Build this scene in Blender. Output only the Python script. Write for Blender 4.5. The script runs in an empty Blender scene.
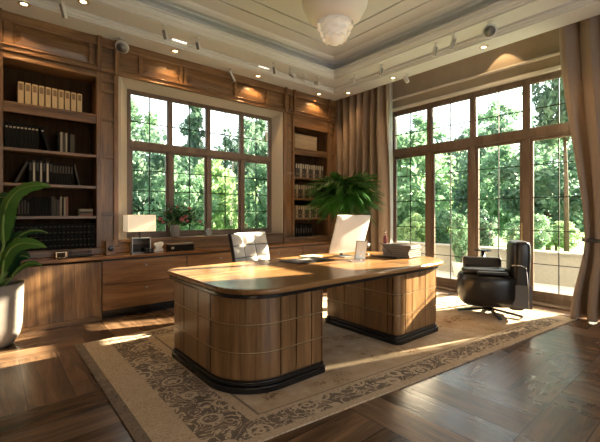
import bpy, bmesh, math, random
from mathutils import Vector, Matrix, noise
PI = math.pi
R = math.radians
SC = bpy.context.scene
COL = SC.collection

# ------------------------------------------------------------ camera
CAM_H = 1.28
cd = bpy.data.cameras.new('camera')
cam = bpy.data.objects.new('camera', cd)
COL.objects.link(cam)
cam.location = (0, 0, CAM_H)
cam.rotation_euler = (R(90), 0, R(50.07 - 90))
cd.sensor_width = 36
cd.lens = 370 / 600 * 36
cd.shift_y = -7.5 / 600
cd.clip_start = 0.05
cd.clip_end = 300
SC.camera = cam

# ------------------------------------------------------------ world, sun, exposure
W = bpy.data.worlds.new('sky')
SC.world = W
W.use_nodes = True
wt = W.node_tree
wt.nodes.clear()
wo = wt.nodes.new('ShaderNodeOutputWorld')
wb = wt.nodes.new('ShaderNodeBackground')
wb.inputs['Color'].default_value = (0.93, 0.97, 1.0, 1)
wb.inputs['Strength'].default_value = 3.4
wt.links.new(wb.outputs[0], wo.inputs[0])

sd = bpy.data.lights.new('sun', 'SUN')
sd.energy = 75
sd.color = (1.0, 0.82, 0.60)
sd.angle = R(0.7)
sun = bpy.data.objects.new('sun', sd)
COL.objects.link(sun)
SUN_DIR = Vector((-1, 0.28, -0.45))
sun.rotation_euler = SUN_DIR.to_track_quat('-Z', 'Y').to_euler()
sun.location = (20, -6, 12)

SC.view_settings.view_transform = 'Standard'
SC.view_settings.look = 'None'
SC.view_settings.gamma = 1
SC.view_settings.exposure = 0.0
SC.view_settings.use_curve_mapping = False

# ------------------------------------------------------------ materials
def newmat(name):
    m = bpy.data.materials.new(name)
    m.use_nodes = True
    nt = m.node_tree
    b = nt.nodes['Principled BSDF']
    return m, nt, b

def plain(name, col, rough=0.5, metal=0.0, spec=0.5, coat=0.0, noise_amt=0.0, nscale=20):
    m, nt, b = newmat(name)
    b.inputs['Roughness'].default_value = rough
    b.inputs['Metallic'].default_value = metal
    b.inputs['Specular IOR Level'].default_value = spec
    b.inputs['Coat Weight'].default_value = coat
    n = nt.nodes.new('ShaderNodeTexNoise')
    n.inputs['Scale'].default_value = nscale
    n.inputs['Detail'].default_value = 4
    tc = nt.nodes.new('ShaderNodeTexCoord')
    nt.links.new(tc.outputs['Object'], n.inputs['Vector'])
    r = nt.nodes.new('ShaderNodeValToRGB')
    a = noise_amt
    r.color_ramp.elements[0].position = 0.3
    r.color_ramp.elements[1].position = 0.7
    r.color_ramp.elements[0].color = tuple(c * (1 - a) for c in col) + (1,)
    r.color_ramp.elements[1].color = tuple(min(1, c * (1 + a)) for c in col) + (1,)
    nt.links.new(n.outputs['Fac'], r.inputs['Fac'])
    nt.links.new(r.outputs['Color'], b.inputs['Base Color'])
    return m

def math_node(nt, op, a=None, b=None, clamp=False):
    n = nt.nodes.new('ShaderNodeMath')
    n.operation = op
    n.use_clamp = clamp
    for i, x in enumerate((a, b)):
        if x is None:
            continue
        if isinstance(x, (int, float)):
            n.inputs[i].default_value = x
        else:
            nt.links.new(x, n.inputs[i])
    return n.outputs[0]

def mixcol(nt, fac, a, b, blend='MIX'):
    n = nt.nodes.new('ShaderNodeMix')
    n.data_type = 'RGBA'
    n.blend_type = blend
    for idx, x in ((0, fac), (6, a), (7, b)):
        if isinstance(x, (int, float)):
            n.inputs[idx].default_value = x
        elif isinstance(x, tuple):
            n.inputs[idx].default_value = x if len(x) == 4 else x + (1,)
        else:
            nt.links.new(x, n.inputs[idx])
    return n.outputs[2]

def wood(name, dark, mid, light, axis='X', rough=0.35, scale=1.0, boards=0.0, board_axis='X', coat=0.0):
    """grain runs along `axis`; boards = width of glued-up staves across board_axis"""
    m, nt, b = newmat(name)
    tc = nt.nodes.new('ShaderNodeTexCoord')
    mp = nt.nodes.new('ShaderNodeMapping')
    s = {'X': (0.7, 9, 9), 'Y': (9, 0.7, 9), 'Z': (9, 9, 0.7)}[axis]
    mp.inputs['Scale'].default_value = tuple(k * scale for k in s)
    nt.links.new(tc.outputs['Object'], mp.inputs['Vector'])
    vec = mp.outputs[0]
    tone = None
    if boards > 0:
        sx = nt.nodes.new('ShaderNodeSeparateXYZ')
        nt.links.new(tc.outputs['Object'], sx.inputs[0])
        q = math_node(nt, 'DIVIDE', sx.outputs[board_axis], boards)
        fl = math_node(nt, 'FLOOR', q)
        wn = nt.nodes.new('ShaderNodeTexWhiteNoise')
        wn.noise_dimensions = '1D'
        nt.links.new(fl, wn.inputs['W'])
        tone = wn.outputs['Value']
        va = nt.nodes.new('ShaderNodeVectorMath')
        va.operation = 'ADD'
        cx = nt.nodes.new('ShaderNodeCombineXYZ')
        k = math_node(nt, 'MULTIPLY', tone, 37.0)
        for i in range(3):
            nt.links.new(k, cx.inputs[i])
        nt.links.new(vec, va.inputs[0])
        nt.links.new(cx.outputs[0], va.inputs[1])
        vec = va.outputs[0]
    n1 = nt.nodes.new('ShaderNodeTexNoise')
    n1.inputs['Scale'].default_value = 0.9
    n1.inputs['Detail'].default_value = 6
    n1.inputs['Roughness'].default_value = 0.6
    n1.inputs['Distortion'].default_value = 1.2
    nt.links.new(vec, n1.inputs['Vector'])
    n2 = nt.nodes.new('ShaderNodeTexNoise')
    n2.inputs['Scale'].default_value = 8
    n2.inputs['Detail'].default_value = 3
    nt.links.new(vec, n2.inputs['Vector'])
    f = math_node(nt, 'ADD', math_node(nt, 'MULTIPLY', n1.outputs['Fac'], 0.75), math_node(nt, 'MULTIPLY', n2.outputs['Fac'], 0.25))
    r = nt.nodes.new('ShaderNodeValToRGB')
    e = r.color_ramp.elements
    e[0].position = 0.34
    e[1].position = 0.66
    e[0].color = dark + (1,)
    e[1].color = light + (1,)
    x = e.new(0.5)
    x.color = mid + (1,)
    nt.links.new(f, r.inputs['Fac'])
    c = r.outputs['Color']
    if tone is not None:
        g = math_node(nt, 'ADD', math_node(nt, 'MULTIPLY', tone, 0.55), 0.7)
        cc = nt.nodes.new('ShaderNodeCombineXYZ')
        for i in range(3):
            nt.links.new(g, cc.inputs[i])
        c = mixcol(nt, 1.0, c, cc.outputs[0], 'MULTIPLY')
    nt.links.new(c, b.inputs['Base Color'])
    b.inputs['Roughness'].default_value = rough
    b.inputs['Coat Weight'].default_value = coat
    b.inputs['Coat Roughness'].default_value = 0.15
    bp = nt.nodes.new('ShaderNodeBump')
    bp.inputs['Strength'].default_value = 0.12
    bp.inputs['Distance'].default_value = 0.01
    nt.links.new(f, bp.inputs['Height'])
    nt.links.new(bp.outputs[0], b.inputs['Normal'])
    return m

WD, WM, WL = (0.075, 0.036, 0.015), (0.18, 0.092, 0.038), (0.30, 0.165, 0.072)
M = {}
M['wood_h'] = wood('walnut_horizontal', WD, WM, WL, 'X')
M['wood_v'] = wood('walnut_vertical', WD, WM, WL, 'Z')
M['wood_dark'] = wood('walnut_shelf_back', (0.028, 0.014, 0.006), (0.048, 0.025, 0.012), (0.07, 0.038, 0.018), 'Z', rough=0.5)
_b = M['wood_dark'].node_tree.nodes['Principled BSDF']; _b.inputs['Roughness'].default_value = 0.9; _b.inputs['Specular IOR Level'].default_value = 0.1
M['wood_door'] = wood('walnut_door_staves', WD, WM, WL, 'Z', boards=0.11, board_axis='X', rough=0.32)
M['wood_drawer'] = wood('walnut_drawer_front', WD, (0.21, 0.095, 0.036), WL, 'X', rough=0.32, scale=0.8)
M['counter'] = wood('counter_walnut', WD, (0.19, 0.085, 0.03), (0.34, 0.17, 0.07), 'X', rough=0.22)
M['desk_top'] = wood('desk_top_walnut', (0.14, 0.062, 0.021), (0.27, 0.135, 0.048), (0.40, 0.215, 0.085), 'X', rough=0.27, boards=0.19, board_axis='Y', coat=0.12)
M['desk_tile'] = wood('desk_veneer', (0.11, 0.055, 0.022), (0.225, 0.122, 0.052), (0.33, 0.19, 0.085), 'Z', rough=0.28, coat=0.2)
M['frame'] = wood('window_frame_wood', (0.085, 0.055, 0.036), (0.135, 0.090, 0.062), (0.18, 0.125, 0.09), 'Z', rough=0.4)
M['oak_pale'] = wood('pale_box_wood', (0.30, 0.19, 0.10), (0.42, 0.29, 0.17), (0.5, 0.36, 0.22), 'X', rough=0.5)
M['black'] = plain('black_lacquer', (0.012, 0.012, 0.013), 0.22)
M['black_matt'] = plain('black_matt', (0.012, 0.011, 0.011), 0.55)
M['leather'] = plain('black_leather', (0.012, 0.011, 0.010), 0.30, noise_amt=0.2, nscale=60)
M['leather_w'] = plain('pale_quilted_leather', (0.50, 0.47, 0.43), 0.35, noise_amt=0.05, nscale=40)
M['grey_panel'] = plain('grey_shell', (0.12, 0.11, 0.10), 0.35)
M['chrome'] = plain('chrome', (0.65, 0.65, 0.66), 0.18, 1.0)
M['brass'] = plain('brass_strip', (0.50, 0.37, 0.20), 0.35, 0.5)
M['plaster'] = plain('beige_plaster', (0.40, 0.33, 0.24), 0.8, noise_amt=0.05, nscale=5)
M['casing'] = plain('beige_casing', (0.46, 0.40, 0.32), 0.6, noise_amt=0.03)
M['white_trim'] = plain('white_trim', (0.72, 0.68, 0.60), 0.5)
M['ceiling'] = plain('ceiling_paint', (0.61, 0.615, 0.60), 0.75, noise_amt=0.02, nscale=3)
M['groove_shade'] = plain('ceiling_groove_shade', (0.14, 0.12, 0.095), 0.8)
M['white'] = plain('white_enamel', (0.62, 0.61, 0.59), 0.35)
M['white_plastic'] = plain('white_plastic', (0.80, 0.77, 0.72), 0.3)
M['screen'] = plain('dark_screen', (0.01, 0.01, 0.012), 0.08)
M['paper'] = plain('paper', (0.75, 0.73, 0.68), 0.7)
M['pot'] = plain('stoneware', (0.23, 0.20, 0.175), 0.6, noise_amt=0.08, nscale=12)
M['soil'] = plain('soil', (0.03, 0.02, 0.012), 0.95, noise_amt=0.4, nscale=40)
M['stem'] = plain('green_stem', (0.20, 0.33, 0.08), 0.45)
M['bark'] = plain('bark', (0.09, 0.06, 0.04), 0.9, noise_amt=0.3, nscale=15)
M['rose'] = plain('rose_petals', (0.30, 0.09, 0.10), 0.7, noise_amt=0.3, nscale=50)
M['red_glass'] = plain('dark_red_bottle', (0.10, 0.008, 0.01), 0.12)
M['steel_grey'] = plain('grey_metal', (0.25, 0.25, 0.25), 0.35, 0.6)
M['terrace'] = plain('terrace_stone', (0.50, 0.49, 0.46), 0.6, noise_amt=0.10, nscale=2)
M['render_wall'] = plain('garden_wall_render', (0.26, 0.25, 0.23), 0.8, noise_amt=0.06)
M['binder'] = plain('cream_binder_card', (0.46, 0.34, 0.19), 0.6, noise_amt=0.06, nscale=8)
M['label_dark'] = plain('brown_label', (0.16, 0.10, 0.05), 0.6)
M['book_black'] = plain('black_book_cloth', (0.008, 0.007, 0.006), 0.75, spec=0.15)
M['book_grey'] = plain('grey_book_cloth', (0.065, 0.055, 0.045), 0.7, spec=0.2)
M['book_cream'] = plain('cream_book_cloth', (0.30, 0.24, 0.17), 0.6)
M['book_rust'] = plain('rust_book_cloth', (0.20, 0.09, 0.05), 0.6)
M['gilt'] = plain('pale_gilt_label', (0.40, 0.33, 0.22), 0.4)

def leaf_mat(name, dark, light, trans=0.35, rough=0.45):
    m, nt, b = newmat(name)
    tc = nt.nodes.new('ShaderNodeTexCoord')
    n = nt.nodes.new('ShaderNodeTexNoise')
    n.inputs['Scale'].default_value = 2.3
    n.inputs['Detail'].default_value = 6
    nt.links.new(tc.outputs['Object'], n.inputs['Vector'])
    r = nt.nodes.new('ShaderNodeValToRGB')
    r.color_ramp.elements[0].position = 0.35
    r.color_ramp.elements[1].position = 0.65
    r.color_ramp.elements[0].color = dark + (1,)
    r.color_ramp.elements[1].color = light + (1,)
    nt.links.new(n.outputs['Fac'], r.inputs['Fac'])
    nt.links.new(r.outputs['Color'], b.inputs['Base Color'])
    b.inputs['Roughness'].default_value = rough
    t = nt.nodes.new('ShaderNodeBsdfTranslucent')
    nt.links.new(r.outputs['Color'], t.inputs['Color'])
    mx = nt.nodes.new('ShaderNodeMixShader')
    mx.inputs[0].default_value = trans
    nt.links.new(b.outputs[0], mx.inputs[1])
    nt.links.new(t.outputs[0], mx.inputs[2])
    nt.links.new(mx.outputs[0], nt.nodes['Material Output'].inputs['Surface'])
    return m
M['tree_dark'] = leaf_mat('leaf_deep_green', (0.05, 0.11, 0.08), (0.17, 0.28, 0.19), 0.45)
M['tree_mid'] = leaf_mat('leaf_mid_green', (0.08, 0.18, 0.10), (0.25, 0.40, 0.25), 0.5)
M['tree_light'] = leaf_mat('leaf_bright_green', (0.17, 0.30, 0.13), (0.40, 0.54, 0.28), 0.55)
M['banana'] = leaf_mat('broad_leaf', (0.035, 0.12, 0.022), (0.09, 0.24, 0.045), 0.3, 0.33)
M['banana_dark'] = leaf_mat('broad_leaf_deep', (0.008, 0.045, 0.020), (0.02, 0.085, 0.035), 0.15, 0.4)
M['fern'] = leaf_mat('frond_green', (0.012, 0.06, 0.010), (0.05, 0.19, 0.02), 0.3, 0.4)
M['rose_leaf'] = leaf_mat('rose_leaf', (0.01, 0.05, 0.02), (0.035, 0.11, 0.03), 0.2, 0.5)
M['grass'] = leaf_mat('lawn', (0.06, 0.16, 0.04), (0.14, 0.28, 0.08), 0.1, 0.9)

def glass_mat():
    m, nt, b = newmat('window_glass')
    nt.nodes.remove(b)
    tr = nt.nodes.new('ShaderNodeBsdfTransparent')
    tr.inputs['Color'].default_value = (0.93, 0.96, 0.94, 1)
    gl = nt.nodes.new('ShaderNodeBsdfGlossy')
    gl.inputs['Roughness'].default_value = 0.02
    fr = nt.nodes.new('ShaderNodeFresnel')
    fr.inputs['IOR'].default_value = 1.35
    mx = nt.nodes.new('ShaderNodeMixShader')
    nt.links.new(fr.outputs[0], mx.inputs[0])
    nt.links.new(tr.outputs[0], mx.inputs[1])
    nt.links.new(gl.outputs[0], mx.inputs[2])
    nt.links.new(mx.outputs[0], nt.nodes['Material Output'].inputs['Surface'])
    return m
M['glass'] = glass_mat()

def cloth_mat(name, col, trans, sheer=0.0, rough=0.9):
    m, nt, b = newmat(name)
    tc = nt.nodes.new('ShaderNodeTexCoord')
    n = nt.nodes.new('ShaderNodeTexNoise')
    n.inputs['Scale'].default_value = 60
    nt.links.new(tc.outputs['Object'], n.inputs['Vector'])
    c = mixcol(nt, n.outputs['Fac'], tuple(k * 0.85 for k in col), tuple(min(1, k * 1.12) for k in col))
    nt.links.new(c, b.inputs['Base Color'])
    b.inputs['Roughness'].default_value = rough
    b.inputs['Sheen Weight'].default_value = 0.3
    t = nt.nodes.new('ShaderNodeBsdfTranslucent')
    nt.links.new(c, t.inputs['Color'])
    mx = nt.nodes.new('ShaderNodeMixShader')
    mx.inputs[0].default_value = trans
    nt.links.new(b.outputs[0], mx.inputs[1])
    nt.links.new(t.outputs[0], mx.inputs[2])
    out = mx.outputs[0]
    if sheer:
        tp = nt.nodes.new('ShaderNodeBsdfTransparent')
        m2 = nt.nodes.new('ShaderNodeMixShader')
        m2.inputs[0].default_value = sheer
        nt.links.new(out, m2.inputs[1])
        nt.links.new(tp.outputs[0], m2.inputs[2])
        out = m2.outputs[0]
    nt.links.new(out, nt.nodes['Material Output'].inputs['Surface'])
    return m
M['curtain'] = cloth_mat('taupe_curtain_cloth', (0.30, 0.215, 0.15), 0.04)
M['sheer'] = cloth_mat('white_sheer_cloth', (0.92, 0.91, 0.88), 0.62, 0.10)
M['tie'] = plain('dark_cord', (0.05, 0.045, 0.04), 0.7)

def emit(name, col, strength):
    m, nt, b = newmat(name)
    b.inputs['Base Color'].default_value = col + (1,)
    b.inputs['Emission Color'].default_value = col + (1,)
    b.inputs['Emission Strength'].default_value = strength
    b.inputs['Roughness'].default_value = 0.6
    return m
M['lamp_lens'] = emit('warm_lamp_lens', (1.0, 0.78, 0.45), 6.0)
M['diffuser'] = emit('white_diffuser', (1.0, 0.95, 0.85), 1.6)
M['shade'] = emit('lit_linen_shade', (1.0, 0.84, 0.60), 0.42)
M['pendant'] = emit('frosted_pendant', (0.80, 0.74, 0.64), 0.03)
M['pendant_low'] = emit('frosted_pendant_inner', (0.92, 0.85, 0.74), 0.12)

def floor_mat():
    m, nt, b = newmat('parquet')
    tc = nt.nodes.new('ShaderNodeTexCoord')
    mp = nt.nodes.new('ShaderNodeMapping')
    mp.inputs['Location'].default_value = (0.35, 0.25, 0)
    nt.links.new(tc.outputs['Object'], mp.inputs['Vector'])
    sp = nt.nodes.new('ShaderNodeSeparateXYZ')
    nt.links.new(mp.outputs[0], sp.inputs[0])
    P = 1.08        # panel size, four boards each
    px = math_node(nt, 'DIVIDE', sp.outputs[0], P)
    py = math_node(nt, 'DIVIDE', sp.outputs[1], P)
    ix = math_node(nt, 'FLOOR', px)
    iy = math_node(nt, 'FLOOR', py)
    chk = math_node(nt, 'FLOORED_MODULO', math_node(nt, 'ADD', ix, iy), 2.0)   # 0/1
    fx = math_node(nt, 'FRACT', px)
    fy = math_node(nt, 'FRACT', py)
    inv = math_node(nt, 'SUBTRACT', 1.0, chk)
    across = math_node(nt, 'ADD', math_node(nt, 'MULTIPLY', fy, inv), math_node(nt, 'MULTIPLY', fx, chk))
    along = math_node(nt, 'ADD', math_node(nt, 'MULTIPLY', fx, inv), math_node(nt, 'MULTIPLY', fy, chk))
    bi = math_node(nt, 'MULTIPLY', across, 4.0)
    bf = math_node(nt, 'FRACT', bi)
    bn = math_node(nt, 'FLOOR', bi)
    cid = nt.nodes.new('ShaderNodeCombineXYZ')
    nt.links.new(ix, cid.inputs[0]); nt.links.new(iy, cid.inputs[1]); nt.links.new(bn, cid.inputs[2])
    wn = nt.nodes.new('ShaderNodeTexWhiteNoise')
    nt.links.new(cid.outputs[0], wn.inputs['Vector'])
    # grain coordinates
    gv = nt.nodes.new('ShaderNodeCombineXYZ')
    nt.links.new(math_node(nt, 'ADD', math_node(nt, 'MULTIPLY', along, 0.9), math_node(nt, 'MULTIPLY', wn.outputs['Value'], 50)), gv.inputs[0])
    nt.links.new(math_node(nt, 'MULTIPLY', across, 9.0), gv.inputs[1])
    nt.links.new(math_node(nt, 'MULTIPLY', wn.outputs['Value'], 91), gv.inputs[2])
    n1 = nt.nodes.new('ShaderNodeTexNoise')
    n1.inputs['Scale'].default_value = 1.6
    n1.inputs['Detail'].default_value = 7
    n1.inputs['Roughness'].default_value = 0.62
    n1.inputs['Distortion'].default_value = 1.0
    nt.links.new(gv.outputs[0], n1.inputs['Vector'])
    r = nt.nodes.new('ShaderNodeValToRGB')
    e = r.color_ramp.elements
    e[0].position = 0.33; e[0].color = (0.055, 0.030, 0.017, 1)
    e[1].position = 0.68; e[1].color = (0.24, 0.140, 0.078, 1)
    k = e.new(0.5); k.color = (0.130, 0.072, 0.038, 1)
    nt.links.new(n1.outputs['Fac'], r.inputs['Fac'])
    g = math_node(nt, 'ADD', math_node(nt, 'MULTIPLY', wn.outputs['Value'], 0.5), 0.65)
    cc = nt.nodes.new('ShaderNodeCombineXYZ')
    for i in range(3):
        nt.links.new(g, cc.inputs[i])
    c = mixcol(nt, 1.0, r.outputs['Color'], cc.outputs[0], 'MULTIPLY')
    e1 = math_node(nt, 'MINIMUM', bf, math_node(nt, 'SUBTRACT', 1.0, bf))
    e2 = math_node(nt, 'MULTIPLY', math_node(nt, 'MINIMUM', along, math_node(nt, 'SUBTRACT', 1.0, along)), 4.0)
    ed = math_node(nt, 'MINIMUM', e1, e2)
    gap = math_node(nt, 'LESS_THAN', ed, 0.012)
    c = mixcol(nt, gap, c, (0.02, 0.01, 0.006, 1))
    nt.links.new(c, b.inputs['Base Color'])
    n3 = nt.nodes.new('ShaderNodeTexNoise')
    n3.inputs['Scale'].default_value = 2.0
    n3.inputs['Detail'].default_value = 5
    nt.links.new(tc.outputs['Object'], n3.inputs['Vector'])
    rr = math_node(nt, 'ADD', math_node(nt, 'MULTIPLY', wn.outputs['Value'], 0.16), math_node(nt, 'MULTIPLY', n3.outputs['Fac'], 0.22))
    nt.links.new(math_node(nt, 'ADD', rr, 0.10), b.inputs['Roughness'])
    bp = nt.nodes.new('ShaderNodeBump')
    bp.inputs['Strength'].default_value = 0.25
    bp.inputs['Distance'].default_value = 0.006
    hh = math_node(nt, 'SUBTRACT', n1.outputs['Fac'], math_node(nt, 'MULTIPLY', gap, 0.8))
    nt.links.new(hh, bp.inputs['Height'])
    nt.links.new(bp.outputs[0], b.inputs['Normal'])
    return m
M['floor'] = floor_mat()

def rug_mat(w, d):
    m, nt, b = newmat('woven_rug')
    uv = nt.nodes.new('ShaderNodeUVMap'); uv.uv_map = 'UVMap'
    sp = nt.nodes.new('ShaderNodeSeparateXYZ')
    nt.links.new(uv.outputs[0], sp.inputs[0])
    u, v = sp.outputs[0], sp.outputs[1]
    du = math_node(nt, 'MINIMUM', u, math_node(nt, 'SUBTRACT', w, u))
    dv = math_node(nt, 'ADD', math_node(nt, 'MULTIPLY', math_node(nt, 'MINIMUM', v, math_node(nt, 'SUBTRACT', d, v)), 1.9), 0.17)
    dist = math_node(nt, 'MINIMUM', du, dv)
    def ramp(src, stops, interp='LINEAR'):
        r = nt.nodes.new('ShaderNodeValToRGB')
        r.color_ramp.interpolation = interp
        e = r.color_ramp.elements
        e[0].position, e[0].color = stops[0][0], stops[0][1] + (1,)
        e[1].position, e[1].color = stops[-1][0], stops[-1][1] + (1,)
        for p, c in stops[1:-1]:
            q = e.new(p); q.color = c + (1,)
        nt.links.new(src, r.inputs['Fac'])
        return r.outputs['Color']
    beige, tan, dk, taupe, rust = (0.60, 0.47, 0.34), (0.42, 0.30, 0.19), (0.09, 0.078, 0.07), (0.22, 0.17, 0.135), (0.19, 0.10, 0.055)
    # ornament masks: warped veins and dots
    nz = nt.nodes.new('ShaderNodeTexNoise'); nz.inputs['Scale'].default_value = 7; nz.inputs['Detail'].default_value = 2; nz.inputs['Distortion'].default_value = 2.5
    nt.links.new(uv.outputs[0], nz.inputs['Vector'])
    vein = math_node(nt, 'LESS_THAN', math_node(nt, 'ABSOLUTE', math_node(nt, 'SUBTRACT', nz.outputs['Fac'], 0.5)), 0.035)
    vo = nt.nodes.new('ShaderNodeTexVoronoi'); vo.inputs['Scale'].default_value = 5.5; vo.inputs['Randomness'].default_value = 0.6
    nt.links.new(uv.outputs[0], vo.inputs['Vector'])
    ringm = math_node(nt, 'LESS_THAN', math_node(nt, 'ABSOLUTE', math_node(nt, 'SUBTRACT', math_node(nt, 'FRACT', math_node(nt, 'MULTIPLY', vo.outputs['Distance'], 4.0)), 0.5)), 0.2)
    near = math_node(nt, 'LESS_THAN', vo.outputs['Distance'], 0.42)
    flower = math_node(nt, 'MULTIPLY', ringm, near)
    orn = math_node(nt, 'MAXIMUM', vein, flower)
    nf = nt.nodes.new('ShaderNodeTexNoise'); nf.inputs['Scale'].default_value = 28; nf.inputs['Detail'].default_value = 2; nf.inputs['Distortion'].default_value = 1.5
    nt.links.new(uv.outputs[0], nf.inputs['Vector'])
    fine = math_node(nt, 'LESS_THAN', math_node(nt, 'ABSOLUTE', math_node(nt, 'SUBTRACT', nf.outputs['Fac'], 0.5)), 0.03)
    nb = nt.nodes.new('ShaderNodeTexNoise'); nb.inputs['Scale'].default_value = 3.2; nb.inputs['Detail'].default_value = 6; nb.inputs['Roughness'].default_value = 0.7
    nt.links.new(uv.outputs[0], nb.inputs['Vector'])
    # band colours
    floral = mixcol(nt, orn, dk + (1,), beige + (1,))
    floral = mixcol(nt, 0.55, floral, taupe + (1,))
    floral2 = mixcol(nt, orn, floral, beige + (1,))
    sand = mixcol(nt, fine, beige + (1,), tan + (1,))
    fieldb = ramp(nb.outputs['Fac'], [(0.30, tan), (0.46, (0.50, 0.37, 0.24)), (0.62, beige)])
    blot = math_node(nt, 'MULTIPLY', math_node(nt, 'GREATER_THAN', nb.outputs['Fac'], 0.60), 0.35)
    field = mixcol(nt, blot, fieldb, (0.72, 0.60, 0.46, 1))
    spots = math_node(nt, 'MULTIPLY', orn, math_node(nt, 'LESS_THAN', nb.outputs['Fac'], 0.44))
    field = mixcol(nt, math_node(nt, 'MULTIPLY', spots, 0.75), field, rust + (1,))
    def step(x):
        return math_node(nt, 'GREATER_THAN', dist, x)
    c = mixcol(nt, step(0.07), mixcol(nt, fine, taupe + (1,), dk + (1,)), sand)
    c = mixcol(nt, step(0.28), c, floral2)
    c = mixcol(nt, step(0.60), c, sand)
    c = mixcol(nt, step(0.67), c, taupe + (1,))
    c = mixcol(nt, step(0.69), c, field)
    nw = nt.nodes.new('ShaderNodeTexNoise'); nw.inputs['Scale'].default_value = 5; nw.inputs['Detail'].default_value = 8; nw.inputs['Roughness'].default_value = 0.75
    nt.links.new(uv.outputs[0], nw.inputs['Vector'])
    wear = math_node(nt, 'MULTIPLY', math_node(nt, 'SUBTRACT', nw.outputs['Fac'], 0.42), 2.2, True)
    c = mixcol(nt, math_node(nt, 'MULTIPLY', wear, 0.6), c, (0.44, 0.33, 0.225, 1))
    # weave
    wv = nt.nodes.new('ShaderNodeTexNoise'); wv.inputs['Scale'].default_value = 120
    nt.links.new(uv.outputs[0], wv.inputs['Vector'])
    c = mixcol(nt, math_node(nt, 'MULTIPLY', wv.outputs['Fac'], 0.22), c, (0.10, 0.07, 0.05, 1))
    nt.links.new(c, b.inputs['Base Color'])
    b.inputs['Roughness'].default_value = 0.95
    b.inputs['Specular IOR Level'].default_value = 0.1
    bp = nt.nodes.new('ShaderNodeBump'); bp.inputs['Strength'].default_value = 0.4; bp.inputs['Distance'].default_value = 0.004
    nt.links.new(wv.outputs['Fac'], bp.inputs['Height'])
    nt.links.new(bp.outputs[0], b.inputs['Normal'])
    return m

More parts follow.
